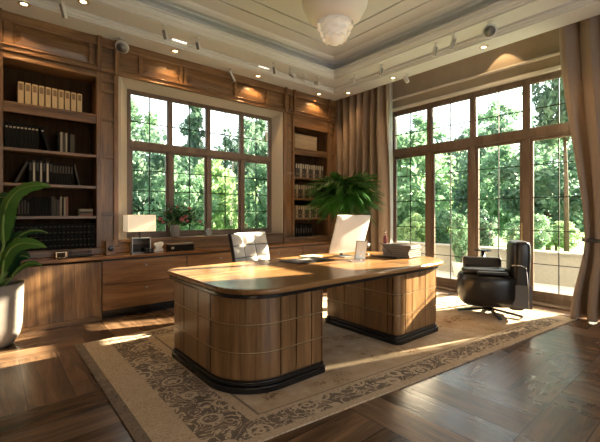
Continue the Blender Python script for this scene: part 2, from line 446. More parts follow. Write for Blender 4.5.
# ------------------------------------------------------------ mesh builder
class MB:
    def __init__(s):
        s.v, s.f, s.mi, s.sm, s.uv = [], [], [], [], None
        s.cur = 0
    def add(s, vs, fs, smooth=False):
        o = len(s.v)
        s.v += [tuple(p) for p in vs]
        for f in fs:
            s.f.append(tuple(i + o for i in f))
            s.mi.append(s.cur)
            s.sm.append(smooth)
        return s
    def box(s, x0, x1, y0, y1, z0, z1):
        vs = [(x, y, z) for z in (z0, z1) for y in (y0, y1) for x in (x0, x1)]
        return s.add(vs, [(0, 2, 3, 1), (4, 5, 7, 6), (0, 1, 5, 4), (2, 6, 7, 3), (0, 4, 6, 2), (1, 3, 7, 5)])
    def obox(s, mat, sx, sy, sz):
        vs = [mat @ Vector((x * sx / 2, y * sy / 2, z * sz / 2)) for z in (-1, 1) for y in (-1, 1) for x in (-1, 1)]
        return s.add(vs, [(0, 2, 3, 1), (4, 5, 7, 6), (0, 1, 5, 4), (2, 6, 7, 3), (0, 4, 6, 2), (1, 3, 7, 5)])
    def prism(s, pts, z0, z1, smooth=False):
        n = len(pts)
        vs = [(x, y, z0) for x, y in pts] + [(x, y, z1) for x, y in pts]
        s.add(vs, [tuple(range(n - 1, -1, -1)), tuple(range(n, 2 * n))])
        o = len(s.v) - 2 * n
        for i in range(n):
            j = (i + 1) % n
            s.f.append((o + i, o + j, o + n + j, o + n + i)); s.mi.append(s.cur); s.sm.append(smooth)
        return s
    def prism_axis(s, pts, a0, a1, axis='X'):
        n = len(pts)
        f = {'X': lambda a, p: (a, p[0], p[1]), 'Y': lambda a, p: (p[0], a, p[1])}[axis]
        vs = [f(a0, p) for p in pts] + [f(a1, p) for p in pts]
        fs = [tuple(range(n)), tuple(range(2 * n - 1, n - 1, -1))]
        fs += [(i, n + i, n + (i + 1) % n, (i + 1) % n) for i in range(n)]
        return s.add(vs, fs)
    def lathe(s, prof, c=(0, 0, 0), n=24, mat=None, closed=True):
        vs, fs = [], []
        for r, z in prof:
            for k in range(n):
                a = 2 * PI * k / n
                p = Vector((r * math.cos(a), r * math.sin(a), z))
                if mat is not None:
                    p = mat @ p
                vs.append((p[0] + c[0], p[1] + c[1], p[2] + c[2]))
        for i in range(len(prof) - 1):
            for k in range(n):
                q = (k + 1) % n
                fs.append((i * n + k, i * n + q, (i + 1) * n + q, (i + 1) * n + k))
        if closed:
            fs.append(tuple(range(n - 1, -1, -1)))
            m = (len(prof) - 1) * n
            fs.append(tuple(range(m, m + n)))
        return s.add(vs, fs, True)
    def tube(s, pts, r, n=8, cap=True):
        P = [Vector(p) for p in pts]
        if not isinstance(r, (list, tuple)):
            r = [r] * len(P)
        vs, fs = [], []
        up = Vector((0, 0, 1))
        for i, p in enumerate(P):
            t = (P[min(i + 1, len(P) - 1)] - P[max(i - 1, 0)]).normalized()
            a = up if abs(t.z) < 0.95 else Vector((1, 0, 0))
            u = t.cross(a).normalized()
            w = u.cross(t)
            for k in range(n):
                g = 2 * PI * k / n
                vs.append(p + (u * math.cos(g) + w * math.sin(g)) * r[i])
        for i in range(len(P) - 1):
            for k in range(n):
                q = (k + 1) % n
                fs.append((i * n + k, i * n + q, (i + 1) * n + q, (i + 1) * n + k))
        if cap:
            fs.append(tuple(range(n - 1, -1, -1)))
            m = (len(P) - 1) * n
            fs.append(tuple(range(m, m + n)))
        return s.add(vs, fs, True)
    def grid(s, fn, nu, nv, smooth=True):
        vs = [fn(i / nu, j / nv) for j in range(nv + 1) for i in range(nu + 1)]
        fs = [(j * (nu + 1) + i, j * (nu + 1) + i + 1, (j + 1) * (nu + 1) + i + 1, (j + 1) * (nu + 1) + i) for j in range(nv) for i in range(nu)]
        return s.add(vs, fs, smooth)
    def build(s, name, mats, parent=None, bevel=0, off=None, seg=2, subsurf=0, solid=0):
        me = bpy.data.meshes.new(name)
        o_ = Vector(off) if off is not None else (Vector(parent.location) if parent is not None and parent.get('_abs') else Vector((0, 0, 0)))
        me.from_pydata([tuple(Vector(p) - o_) for p in s.v], [], s.f)
        if not isinstance(mats, (list, tuple)):
            mats = [mats]
        for m in mats:
            me.materials.append(m)
        me.polygons.foreach_set('material_index', s.mi)
        me.polygons.foreach_set('use_smooth', s.sm)
        me.update()
        bm = bmesh.new(); bm.from_mesh(me)
        bmesh.ops.recalc_face_normals(bm, faces=bm.faces)
        bm.to_mesh(me); bm.free()
        ob = bpy.data.objects.new(name, me)
        COL.objects.link(ob)
        if parent is not None:
            ob.parent = parent
        elif off is not None:
            ob.location = off
        if solid:
            k = ob.modifiers.new('solid', 'SOLIDIFY'); k.thickness = solid; k.offset = 0
        if bevel:
            k = ob.modifiers.new('bevel', 'BEVEL'); k.width = bevel; k.segments = seg; k.limit_method = 'ANGLE'; k.angle_limit = R(40)
        if subsurf:
            k = ob.modifiers.new('sub', 'SUBSURF'); k.levels = subsurf; k.render_levels = subsurf
        return ob

def thing(name, label, cat, loc=(0, 0, 0), rotz=0.0, group=None, absolute=True):
    """Empty at the base; absolute=True: parts are given in world coordinates"""
    o = bpy.data.objects.new(name, None)
    COL.objects.link(o)
    o.location = loc
    o.rotation_euler = (0, 0, rotz)
    o.empty_display_size = 0.1
    o['label'] = label; o['category'] = cat
    if group:
        o['group'] = group
    if absolute:
        o['_abs'] = 1
    return o

def tag(o, label, cat, group=None, kind=None):
    o['label'] = label; o['category'] = cat
    if group: o['group'] = group
    if kind: o['kind'] = kind
    return o

def struct(name, mb, mat, **k):
    o = mb.build(name, mat, **k)
    o['kind'] = 'structure'
    return o

def dup(root, loc, rotz=None, label=None, scale=None):
    r = root.copy(); COL.objects.link(r); r.location = loc
    if rotz is not None: r.rotation_euler = (0, 0, rotz)
    if scale is not None: r.scale = scale
    if label: r['label'] = label
    for ch in list(root.children):
        c = ch.copy(); COL.objects.link(c); c.parent = r
        for g in ch.children:
            d = g.copy(); COL.objects.link(d); d.parent = c
    return r

def rrect(x0, x1, y0, y1, rads, n=10):
    """rounded rectangle, rads = (x0y0, x1y0, x1y1, x0y1), counter-clockwise"""
    P = []
    cs = [(x0, y0, 1, 1, 180), (x1, y0, -1, 1, 270), (x1, y1, -1, -1, 0), (x0, y1, 1, -1, 90)]
    for (cx, cy, sx, sy, a0), r in zip(cs, rads):
        if r <= 0.001:
            P.append((cx, cy)); continue
        ox, oy = cx + sx * r, cy + sy * r
        for k in range(n + 1):
            a = R(a0 + 90 * k / n)
            P.append((ox + r * math.cos(a), oy + r * math.sin(a)))
    return P

# ============================================================ THE ROOM
YF = 5.30      # face of the panelling and bookcases
YG = 5.50      # plane of the garden window
XG = 5.98      # plane of the terrace doors
XS = 5.33      # edge of the ceiling soffit in front of the curtains
X0, Y0 = -1.8, -2.7
struct('floor', MB().box(X0, 6.1, Y0, 5.7, -0.12, 0.0), M['floor'])

# wall with the garden window
b = MB()
b.box(X0, 1.38, 5.66, 5.86, 0, 4.1); b.box(4.22, 6.2, 5.66, 5.86, 0, 4.1)
b.box(1.38, 4.22, 5.66, 5.86, 0, 0.90); b.box(1.38, 4.22, 5.66, 5.86, 3.12, 4.1)
struct('wall_back', b, M['plaster'])
# wall with the terrace doors
b = MB()
b.box(6.0, 6.2, 4.40, 5.66, 0, 4.1); b.box(6.0, 6.2, Y0, 0.44, 0, 4.1); b.box(6.0, 6.2, 0.44, 4.40, 3.24, 4.1)
struct('wall_right', b, M['plaster'])
b = MB()
b.box(X0 - 0.2, X0, Y0, 5.86, 0, 0.5); b.box(X0 - 0.2, X0, Y0, 5.86, 3.0, 4.1)
b.box(X0 - 0.2, X0, Y0, 5.86, 0.5, 3.0)
struct('wall_left', b, M['plaster'])
b = MB()
b.box(X0 - 0.2, 6.2, Y0 - 0.2, Y0, 0, 0.5); b.box(X0 - 0.2, 6.2, Y0 - 0.2, Y0, 3.0, 4.1)
b.box(X0 - 0.2, 0.4, Y0 - 0.2, Y0, 0.5, 3.0); b.box(3.8, 6.2, Y0 - 0.2, Y0, 0.5, 3.0)  # unseen opening behind the camera, added to let in fill daylight
struct('wall_front', b, M['plaster'])

# tray ceiling: stepped rings round the room
def ring(profile, x0=X0, x1=XS, y0=Y0, y1=YF):
    vs, fs = [], []
    for d, z in profile:
        vs += [(x0 + d, y0 + d, z), (x1 - d, y0 + d, z), (x1 - d, y1 - d, z), (x0 + d, y1 - d, z)]
    for i in range(len(profile) - 1):
        for k in range(4):
            q = (k + 1) % 4
            fs.append((i * 4 + k, i * 4 + q, (i + 1) * 4 + q, (i + 1) * 4 + k))
    return vs, fs
prof = [(-0.0, 4.08), (-0.0, 3.55), (0.335, 3.55), (0.335, 3.568), (0.350, 3.572), (0.355, 3.598), (0.375, 3.602), (0.38, 3.612), (0.38, 3.655), (0.405, 3.655), (0.405, 3.625),
        (0.715, 3.625), (0.715, 3.65), (0.735, 3.65), (0.74, 3.625), (0.745, 3.635), (0.76, 3.64), (0.77, 3.655), (0.79, 3.66), (0.80, 3.675), (0.80, 3.71), (0.815, 3.715), (0.815, 3.735), (0.62, 3.735),
        (0.60, 3.83), (0.64, 3.87), (0.70, 3.885), (0.71, 3.90), (0.77, 3.905), (0.82, 3.93), (0.84, 3.95),
        (1.085, 3.95), (1.085, 3.985), (1.112, 3.985), (1.112, 3.95), (1.35, 3.95), (1.35, 3.985), (1.377, 3.985), (1.377, 3.95)]
b = MB()
v_, f_ = ring(prof)
b.add(v_, f_)
n_ = len(prof)
b.add(v_[-4:], [(0, 1, 2, 3)])
struct('ceiling', b, M['ceiling'])
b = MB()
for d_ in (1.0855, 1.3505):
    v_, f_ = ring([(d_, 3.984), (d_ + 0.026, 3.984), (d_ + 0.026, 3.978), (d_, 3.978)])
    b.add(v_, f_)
struct('trim_9', b, M['groove_shade'])  # dark strips stand in for the shade inside the ceiling grooves
b = MB()
b.box(X0 - 0.2, 6.2, Y0 - 0.2, 5.86, 4.1, 4.25)
struct('unseen_roof_slab', b, M['plaster'])  # unseen slab added above the ceiling to block sky light
b = MB(); b.box(XS + 0.003, 6.0, Y0, 5.66, 4.02, 4.1)
struct('ceiling_pocket', b, M['ceiling'])

# reveals round the garden window
b = MB()
b.prism([(1.30, YF + .012), (1.335, YF + .012), (1.46, YG), (1.46, 5.57), (1.38, 5.655), (1.30, 5.655)], 0.93, 3.10)
b.prism([(4.045, YF + .012), (4.045, 5.60), (3.93, 5.57), (3.93, YG), (4.02, YF + .012)], 0.93, 3.10)
b.prism_axis([(YF + .012, 3.10), (YG, 3.02), (5.57, 3.02), (5.655, 3.10)], 1.32, 4.03, 'X')
struct('trim_1', b, M['casing'])
b = MB()
b.box(1.30, 4.05, YF, 5.66, 0.762, 0.90)
b.box(1.30, 4.05, YF - 0.03, YG, 0.90, 0.932)
struct('trim_2', b, M['wood_h'], bevel=0.004)

# window joinery -------------------------------------------------------
def joinery(name, F, a_edges, z_lo, z_tr0, z_tr1, z_hi, jamb, mull, rows_low, rows_up, mat, rail, depth, kick=0.0):
    """F(a0,a1,d0,d1,z0,z1) -> box args in world; a runs along the wall, d out of the room"""
    root = bpy.data.objects.new(name, None); COL.objects.link(root); root['kind'] = 'structure'
    def bx(mb, a0, a1, d0, d1, z0, z1):
        mb.box(*F(min(a0, a1), max(a0, a1), d0, d1, z0, z1))
    A0, A1 = a_edges[0], a_edges[-1]
    fr = MB()
    bx(fr, A0, A0 + jamb, 0, depth, z_lo, z_hi); bx(fr, A1 - jamb, A1, 0, depth, z_lo, z_hi)
    bx(fr, A0 + jamb, A1 - jamb, 0, depth, z_hi - jamb, z_hi)
    bx(fr, A0 + jamb, A1 - jamb, 0, depth, z_lo, z_lo + (kick or jamb * 0.8))
    fr.build('frame', mat, root, bevel=0.004)
    t = MB(); bx(t, A0 + jamb, A1 - jamb, -0.012, depth, z_tr0, z_tr1)
    bx(t, A0 + jamb, A1 - jamb, -0.025, 0, z_tr0 + 0.01, z_tr0 + 0.03)
    t.build('transom', mat, root, bevel=0.004)
    for a in a_edges[1:-1]:
        m = MB(); bx(m, a - mull / 2, a + mull / 2, -0.006, depth, z_lo + (kick or jamb * 0.8), z_tr0)
        bx(m, a - mull / 2, a + mull / 2, -0.006, depth, z_tr1, z_hi - jamb)
        m.build('mullion', mat, root, bevel=0.004)
    for i in range(len(a_edges) - 1):
        l = a_edges[i] + (jamb if i == 0 else mull / 2)
        r = a_edges[i + 1] - (jamb if i == len(a_edges) - 2 else mull / 2)
        for part, z0, z1, rows, rl in (('sash', z_lo + (kick or jamb * 0.8), z_tr0, rows_low, rail), ('fanlight', z_tr1, z_hi - jamb, rows_up, rail * 0.25)):
            s = MB()
            d0, d1 = 0.018, depth - 0.024
            bx(s, l, l + rl, d0, d1, z0, z1); bx(s, r - rl, r, d0, d1, z0, z1)
            bx(s, l + rl, r - rl, d0, d1, z0, z0 + rl * 1.6); bx(s, l + rl, r - rl, d0, d1, z1 - rl, z1)
            so = s.build(part, mat, root, bevel=0.003)
            gz0, gz1, gl, gr = z0 + rl * 1.6, z1 - rl, l + rl, r - rl
            m = MB(); w = 0.012; dm = 0.030
            c = (gl + gr) / 2
            bx(m, c - w / 2, c + w / 2, dm - 0.006, dm + 0.006, gz0, gz1)
            for q in rows:
                z = gz0 + (gz1 - gz0) * q
                bx(m, gl, gr, dm - 0.0055, dm + 0.0055, z - w / 2, z + w / 2)
            m.build('muntin', M['frame_dark'], so)
            g = MB(); bx(g, gl, gr, dm - 0.002, dm + 0.002, gz0, gz1)
            g.build('pane', M['glass'], so)
    return root
M['frame_dark'] = plain('dark_glazing_bar', (0.014, 0.011, 0.009), 0.6, spec=0.2)

joinery('window_1', lambda a0, a1, d0, d1, z0, z1: (a0, a1, YG + d0, YG + d1, z0, z1),
        [1.46, 2.07, 2.69, 3.31, 3.93], 0.932, 2.20, 2.30, 3.02, 0.05, 0.065, (0.26, 0.51, 0.76), (0.42,), M['frame'], 0.03, 0.07)
wr = joinery('window_2', lambda a0, a1, d0, d1, z0, z1: (XG + d0, XG + d1, a0, a1, z0, z1),
             [0.44, 1.22, 2.02, 2.80, 3.57, 4.40], 0.0, 2.37, 2.50, 3.24, 0.075, 0.085, (0.18, 0.40, 0.62, 0.84), (0.42,), M['frame'], 0.045, 0.08, kick=0.10)
h = MB(); h.box(XG - 0.035, XG - 0.008, 2.06, 2.075, 0.86, 1.14); h.box(XG - 0.035, XG + 0.0, 2.055, 2.08, 1.08, 1.10)
h.build('handle', M['brass'], wr, bevel=0.003)
b = MB(); b.box(5.80, XG - 0.001, 0.44, 4.40, 0.0, 0.03)
struct('trim_3', b, M['frame'], bevel=0.005)
# plaster head mouldings over the terrace doors
b = MB()
b.box(5.93, 6.0, 0.30, 4.56, 3.245, 3.30); b.box(5.945, 6.0, 4.42, 4.56, 0.0, 3.245); b.box(5.945, 6.0, 0.30, 0.43, 0.0, 3.245)
struct('trim_4', b, M['white_trim'], bevel=0.008)
b = MB()
b.prism_axis([(6.0, 3.44), (6.0, 3.50), (5.92, 3.50), (5.92, 3.48), (5.96, 3.44)], 4.75, -2.6, 'Y') if False else b.box(5.93, 6.0, -2.0, 4.62, 3.455, 3.485)
struct('trim_5', b, M['white_trim'], bevel=0.008)
b = MB(); b.box(5.965, 6.0, 4.57, 5.6, 0, 0.14); b.box(5.965, 6.0, Y0, 0.28, 0, 0.14)
struct('baseboard_right', b, M['wood_h'], bevel=0.006)

# frieze panelling over bookcases and window --------------------------------
def frame_rect(mb, x0, x1, z0, z1, y, w, t):
    mb.box(x0, x1, y - t, y, z0, z0 + w); mb.box(x0, x1, y - t, y, z1 - w, z1)
    mb.box(x0, x0 + w, y - t, y, z0 + w, z1 - w); mb.box(x1 - w, x1, y - t, y, z0 + w, z1 - w)
b = MB()
b.box(X0, 5.40, YF + 0.02, 5.66, 3.105, 3.55)
struct('wall_frieze', b, M['wood_h'])
b = MB()
b.box(X0, 5.42, YF - 0.012, YF + 0.02, 3.455, 3.55)       # cornice board
b.box(X0, 5.42, YF - 0.030, YF + 0.02, 3.430, 3.455)
b.box(X0, 5.42, YF - 0.022, YF + 0.02, 3.17, 3.19)
b.box(X0, 5.42, YF - 0.030, YF + 0.02, 3.105, 3.125)
b.box(X0, 5.42, YF - 0.005, YF + 0.02, 3.125, 3.17)
for x in (-0.02, 0.13, 0.17, 0.98, 1.055, 1.27, 1.58, 2.15, 2.22, 3.06, 3.70, 4.08, 4.22, 5.22, 5.36):
    w = 0.045
    b.box(x - w / 2, x + w / 2, YF - 0.012, YF + 0.02, 3.19, 3.435)
struct('trim_6', b, M['wood_h'], bevel=0.004)
b = MB()
for x0_, x1_ in ((0.06, 0.10), (1.045, 1.095), (1.25, 1.30), (4.06, 4.11), (4.26, 4.30), (5.15, 5.195), (5.335, 5.395)):
    b.box(x0_, x1_, YF - 0.046, YF - 0.0365, 3.10, 3.55); b.box(x0_ + 0.004, x1_ - 0.004, YF - 0.0365, YF - 0.013, 3.10, 3.549)
struct('trim_8', b, M['wood_v'], bevel=0.003)
def raised_panel(mb, x0, x1, z0, z1, y):
    c = 0.07
    o = [(x0, y, z0), (x1, y, z0), (x1, y, z1), (x0, y, z1)]
    i = [(x0 + c, y - 0.016, z0 + c), (x1 - c, y - 0.016, z0 + c), (x1 - c, y - 0.016, z1 - c), (x0 + c, y - 0.016, z1 - c)]
    mb.add(o + i, [(0, 1, 5, 4), (1, 2, 6, 5), (2, 3, 7, 6), (3, 0, 4, 7), (4, 5, 6, 7)])
b = MB()
for x0, x1 in ((0.20, 0.955), (1.62, 2.12), (2.25, 3.03), (3.09, 3.67), (4.25, 5.19)):
    raised_panel(b, x0, x1, 3.20, 3.425, YF + 0.018)
struct('trim_7', b, M['wood_h'])

# bookcases ---------------------------------------------------------------
def bookcase(name, label, x0, x1, o0, o1, zt, shelves, pil):
    r = thing(name, label, 'bookcase', (x0, 5.50, 0.762))
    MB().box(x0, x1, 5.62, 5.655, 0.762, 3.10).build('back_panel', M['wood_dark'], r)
    for s0, s1 in ((x0, o0), (o1, x1)):
        MB().box(s0, s1, YF + 0.025, 5.62, 0.762, 3.10).build('side_panel', M['wood_v'], r)
    for a in pil:
        MB().box(a[0], a[1], YF - 0.012, YF + 0.024, 0.85, 3.10).build('stile', M['wood_v'], r, bevel=0.005)
    q = MB()
    for (s0, s1) in ((pil[0][1], pil[1][0]) if False else (pil[-2][1], pil[-1][0]),):
        for z in (1.27, 2.02, 2.50, 2.87, 3.00):
            MB().box(s0, s1, YF - 0.004, YF + 0.024, z - 0.02, z + 0.02).build('cross_rail', M['wood_h'], r, bevel=0.004)
    if len(pil) > 3:
        for z in (1.27, 2.02, 2.45, 2.60, 2.9):
            MB().box(pil[0][1], pil[1][0], YF - 0.004, YF + 0.024, z - 0.02, z + 0.02).build('cross_rail', M['wood_h'], r, bevel=0.004)
    h = MB(); h.box(o0, o1, YF - 0.006, 5.62, zt, 3.10); h.box(o0, o1, YF - 0.025, YF, zt, zt + 0.03)
    h.build('header', M['wood_h'], r, bevel=0.004)
    MB().box(x0, x1, YF - 0.02, 5.62, 0.762, 0.84).build('plinth', M['wood_h'], r, bevel=0.004)
    for i, z in enumerate(shelves):
        t = 0.105 if i == 0 else 0.034
        s = MB(); s.box(o0, o1, YF + 0.004, 5.62, z - 0.034, z)
        if i == 0:
            s.box(o0, o1, YF + 0.012, YF + 0.03, z - t, z - 0.034); s.box(o0, o1, YF + 0.002, YF + 0.03, z - t - 0.015, z - t)
        s.build('shelf', M['wood_h'], r, bevel=0.003)
    return r
SHL = (2.55, 2.03, 1.63, 1.25)
SHR = (2.50, 1.96, 1.57, 1.20)
bookcase('bookcase', 'tall built-in walnut bookcase with cream binders, behind the broad-leaved plant', -0.9, 1.30, 0.11, 1.04, 3.02, SHL,
         [(-0.08, 0.0), (0.06, 0.11), (1.04, 1.10), (1.245, 1.30)])
bookcase('bookcase', 'narrow built-in walnut bookcase between garden window and far curtain', 4.05, 5.40, 4.30, 5.15, 2.88, SHR,
         [(4.05, 4.115), (4.255, 4.30), (5.15, 5.20), (5.33, 5.40)])

# low cabinets --------------------------------------------------------------
YC = 4.94
def knob(x, z, parent):
    k = MB(); k.lathe([(0.006, 0.0), (0.006, 0.012), (0.016, 0.016), (0.018, 0.024), (0.010, 0.030), (0.001, 0.030)], (x, YC - 0.002, z), 14, Matrix.Rotation(R(90), 3, 'X'))
    return k.build('knob', M['steel_grey'], parent, off=(0, 0, 0)) if False else k
def cabinet(label, x0, x1, kind):
    r = thing('low_cabinet', label, 'cabinet', ((x0 + x1) / 2, 5.1, 0))
    L = Vector(r.location)
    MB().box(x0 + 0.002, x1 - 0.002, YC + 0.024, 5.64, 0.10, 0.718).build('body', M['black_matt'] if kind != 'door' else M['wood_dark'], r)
    if kind == 'door':
        bb = MB(); bb.box(x0 + 0.002, x1 - 0.002, YC + 0.002, 5.6, 0.0, 0.05); bb.box(x0 + .002, x1 - .002, YC - 0.006, YC + 0.002, 0.0, 0.035)
        bb.build('base_board', M['wood_h'], r)
        MB().box(x0 + 0.006, x1 - 0.006, YC, YC + 0.022, 0.055, 0.70).build('door', M['wood_door'], r, bevel=0.002)
    else:
        bb = MB(); bb.box(x0 + 0.002, x1 - 0.002, YC + 0.02, 5.6, 0.0, 0.10); bb.box(x0 + .002, x1 - .002, YC - 0.004, YC + 0.02, 0.045, 0.06)
        bb.build('plinth', M['black'], r)
        for z0, z1 in ((0.105, 0.405), (0.411, 0.700)):
            dr = MB().box(x0 + 0.006, x1 - 0.006, YC, YC + 0.022, z0, z1).build('drawer', M['wood_drawer'], r, bevel=0.002)
            k = knob((x0 + x1) / 2 - 0.02, z1 - 0.075, dr)
            k.build('knob', M['steel_grey'], dr, off=L)
            bpy.data.objects[dr.name].children[0].location = (0, 0, 0)
cabinet('plain walnut cabinet with a vertical-grain door right beside the stoneware pot', -0.85, 1.03, 'door')
cabinet('walnut two-drawer cabinet below the lit table lamp', 1.03, 2.09, 'drawers')
cabinet('walnut two-drawer cabinet directly behind the left end of the desk', 2.09, 3.15, 'drawers')
cabinet('walnut two-drawer cabinet behind the quilted chair', 3.15, 4.20, 'drawers')
cabinet('walnut two-drawer cabinet under the narrow bookcase near the far curtain', 4.20, 5.30, 'drawers')
b = MB(); b.box(-0.88, 5.33, YC - 0.02, 5.64, 0.724, 0.76)
t = b.build('countertop', M['counter'], bevel=0.005)
tag(t, 'long walnut worktop running over the low cabinets under the garden window', 'countertop')

# ============================================================ RUG AND DESK
RW, RD = 4.87, 2.6
def rugp(u, v):
    x = 0.62 + u * RW
    yf = 1.78 + (1.27 - 1.78) * u
    return (x, yf + (4.13 - yf) * v, 0)
me = bpy.data.meshes.new('rug')
nu, nv = 40, 24
vs, fs = [], []
for z in (0.012, 0.001):
    for j in range(nv + 1):
        for i in range(nu + 1):
            p = rugp(i / nu, j / nv); vs.append((p[0], p[1], z))
N1 = (nu + 1) * (nv + 1)
for j in range(nv):
    for i in range(nu):
        a = j * (nu + 1) + i
        fs.append((a, a + 1, a + nu + 2, a + nu + 1))
edge = [(i, 0) for i in range(nu)] + [(nu, j) for j in range(nv)] + [(i, nv) for i in range(nu, 0, -1)] + [(0, j) for j in range(nv, 0, -1)]
for k in range(len(edge)):
    a = edge[k][1] * (nu + 1) + edge[k][0]; q = edge[(k + 1) % len(edge)]; c = q[1] * (nu + 1) + q[0]
    fs.append((a, a + N1, c + N1, c))
me.from_pydata(vs, [], fs)
uvl = me.uv_layers.new(name='UVMap')
for p in me.polygons:
    for li in p.loop_indices:
        k = me.loops[li].vertex_index % N1
        uvl.data[li].uv = (k % (nu + 1) / nu * RW, k // (nu + 1) / nv * RD)
me.materials.append(rug_mat(RW, RD))
rug = bpy.data.objects.new('rug', me); COL.objects.link(rug)
tag(rug, 'large worn beige patterned rug with a dark floral border under the desk', 'rug')

ZR = 0.013
desk = thing('desk', 'large walnut executive desk with two panelled pedestals and rounded corners', 'desk', (2.6, 2.75, ZR))
b = MB()
outl = rrect(1.225, 4.04, 2.055, 3.47, (0.36, 0.42, 0.42, 0.16), 14)
b.prism(outl, 0.722, 0.762)
b.build('desk_top', M['desk_top'], desk, bevel=0.016, seg=4)
b = MB(); b.prism(rrect(1.24, 3.98, 2.09, 3.44, (0.35, 0.40, 0.40, 0.14), 14), 0.690, 0.721)
b.build('apron', M['black'], desk, bevel=0.006)

def tiled_pedestal(name, x0, x1, y0, y1, rads, ncell, zs, gaps):
    """core body with veneer tiles set round its outline"""
    out = rrect(x0, x1, y0, y1, rads, 16)
    pts = out + [out[0]]
    cum = [0]
    for i in range(len(pts) - 1):
        cum.append(cum[-1] + math.dist(pts[i], pts[i + 1]))
    T = cum[-1]
    def at(s):
        s = s % T
        for i in range(len(pts) - 1):
            if cum[i + 1] >= s - 1e-9:
                t = (s - cum[i]) / max(1e-9, cum[i + 1] - cum[i])
                a, c = Vector(pts[i]), Vector(pts[i + 1])
                p = a.lerp(c, t); d = (c - a).normalized()
                return p, Vector((d.y, -d.x))
    body = MB(); body.prism(out, ZR + 0.05, 0.69)
    ped = body.build(name, M['core'], desk)
    tl = MB()
    g = 0.0055
    for (s0, s1) in ncell:
        for z0, z1 in zs:
            ks = [s0 + g] + [c for c in cum if s0 + g < c < s1 - g] + [c + T for c in cum if s0 + g < c + T < s1 - g] + [s1 - g]
            ring_ = []
            for s in ks:
                p, nn = at(s)
                ring_.append((p, nn))
            vs = []
            for p, nn in ring_:
                q = p + nn * 0.012
                vs += [(p.x, p.y, z0 + g), (q.x, q.y, z0 + g), (q.x, q.y, z1 - g), (p.x, p.y, z1 - g)]
            n = len(ring_)
            fs = [(0, 1, 2, 3), ((n - 1) * 4 + 3, (n - 1) * 4 + 2, (n - 1) * 4 + 1, (n - 1) * 4)]
            for i in range(n - 1):
                for k in range(4):
                    fs.append((i * 4 + k, (i + 1) * 4 + k, (i + 1) * 4 + (k + 1) % 4, i * 4 + (k + 1) % 4))
            tl.add(vs, fs)
    tl.build('veneer_panel', M['desk_tile'], ped, off=desk.location, bevel=0.003)
    for c in ped.children: c.location = (0, 0, 0)
    st = MB()
    for z0, z1 in zs[1:]:
        vs = []
        so = [Vector(p) for p in out]
        m_ = len(so)
        for zz in (z0 - 0.003, z0 + 0.003):
            for i in range(m_):
                d = (so[(i + 1) % m_] - so[i - 1]).normalized(); nn = Vector((d.y, -d.x)); q = so[i] + nn * 0.0085
                vs.append((q.x, q.y, zz))
        fs = [tuple(range(m_ - 1, -1, -1)), tuple(range(m_, 2 * m_))] + [(i, (i + 1) % m_, m_ + (i + 1) % m_, m_ + i) for i in range(m_)]
        st.add(vs, fs)
    st.build('inlay_strip', M['brass'], ped, off=desk.location)
    for c in ped.children: c.location = (0, 0, 0)
    pl = MB()
    def grow(e): return rrect(x0 - e, x1 + e, y0 - e, y1 + e, tuple(r + e if r > 0 else 0.012 for r in rads), 14)
    pl.prism(grow(0.034), ZR, ZR + 0.046); pl.prism(grow(0.018), ZR + 0.046, ZR + 0.078)
    pl.build('plinth', M['black'], desk, bevel=0.006, seg=3)
    return cum, T
M['core'] = plain('dark_groove_wood', (0.05, 0.025, 0.012), 0.5)
ZS = [(ZR + 0.088, 0.292), (0.292, 0.492), (0.492, 0.688)]
# left pedestal: outline starts at the front-left rounded corner
x0, x1, y0, y1, rr = 1.26, 2.045, 2.165, 3.27, 0.36
arc = PI / 2 * rr
front = (x1 - x0) - rr - 0.02
cells = [(0, arc)]
s = arc
for w in (0.145, 0.155, 0.105): cells.append((s, s + w)); s += w
smallarc = PI / 2 * 0.02
cells.append((s, s + smallarc + 0.01)) ; s = s + smallarc + 0.01
side = (y1 - y0) - 0.04
k_ = 4
for i in range(k_): cells.append((s + side / k_ * i, s + side / k_ * (i + 1)))
s += side
T_ = None
# remaining back and left flank
tot = arc + front + smallarc * 1 + side + smallarc + (x1 - x0) - 0.02 - 0.06 + PI / 2 * 0.06 + (y1 - y0) - rr - 0.06
back = (x1 - x0) - 0.02 - 0.02
for i in range(3): cells.append((s + back / 3 * i, s + back / 3 * (i + 1)))
s += back
rest = tot - s
cells.append((s, s + rest * 0.36)); cells.append((s + rest * 0.36, s + rest * 0.72)); cells.append((s + rest * 0.72, tot - 0.002))
tiled_pedestal('pedestal', x0, x1, y0, y1, (rr, 0.02, 0.02, 0.06), cells, ZS, None)
# right pedestal
x0, x1, y0, y1 = 3.01, 3.70, 2.13, 3.10
r0, r1 = 0.05, 0.02
a0 = PI / 2 * r0; a1 = PI / 2 * r1
cells = [(-0.06, a0 + 0.06)]
s = a0 + 0.06
for w in (0.115, 0.24): cells.append((s, s + w)); s += w
fe = a0 + (x1 - x0) - r0 - r1
cells.append((s, fe)); s = fe
se = s + a1 + (y1 - y0) - 2 * r1 + a1
for i in range(4): cells.append((s + (se - s) / 4 * i, s + (se - s) / 4 * (i + 1)))
s = se
be = s + (x1 - x0) - 2 * r1
for i in range(3): cells.append((s + (be - s) / 3 * i, s + (be - s) / 3 * (i + 1)))
s = be
te = s + a1 + (y1 - y0) - r0 - r1
for i in range(3): cells.append((s + (te - 0.06 - s) / 3 * i, s + (te - 0.06 - s) / 3 * (i + 1)))
cells[0] = (0.0, a0 + 0.06); cells.append((te - 0.06, te - 0.001))
tiled_pedestal('pedestal', x0, x1, y0, y1, (r0, r1, r1, r1), cells, ZS, None)

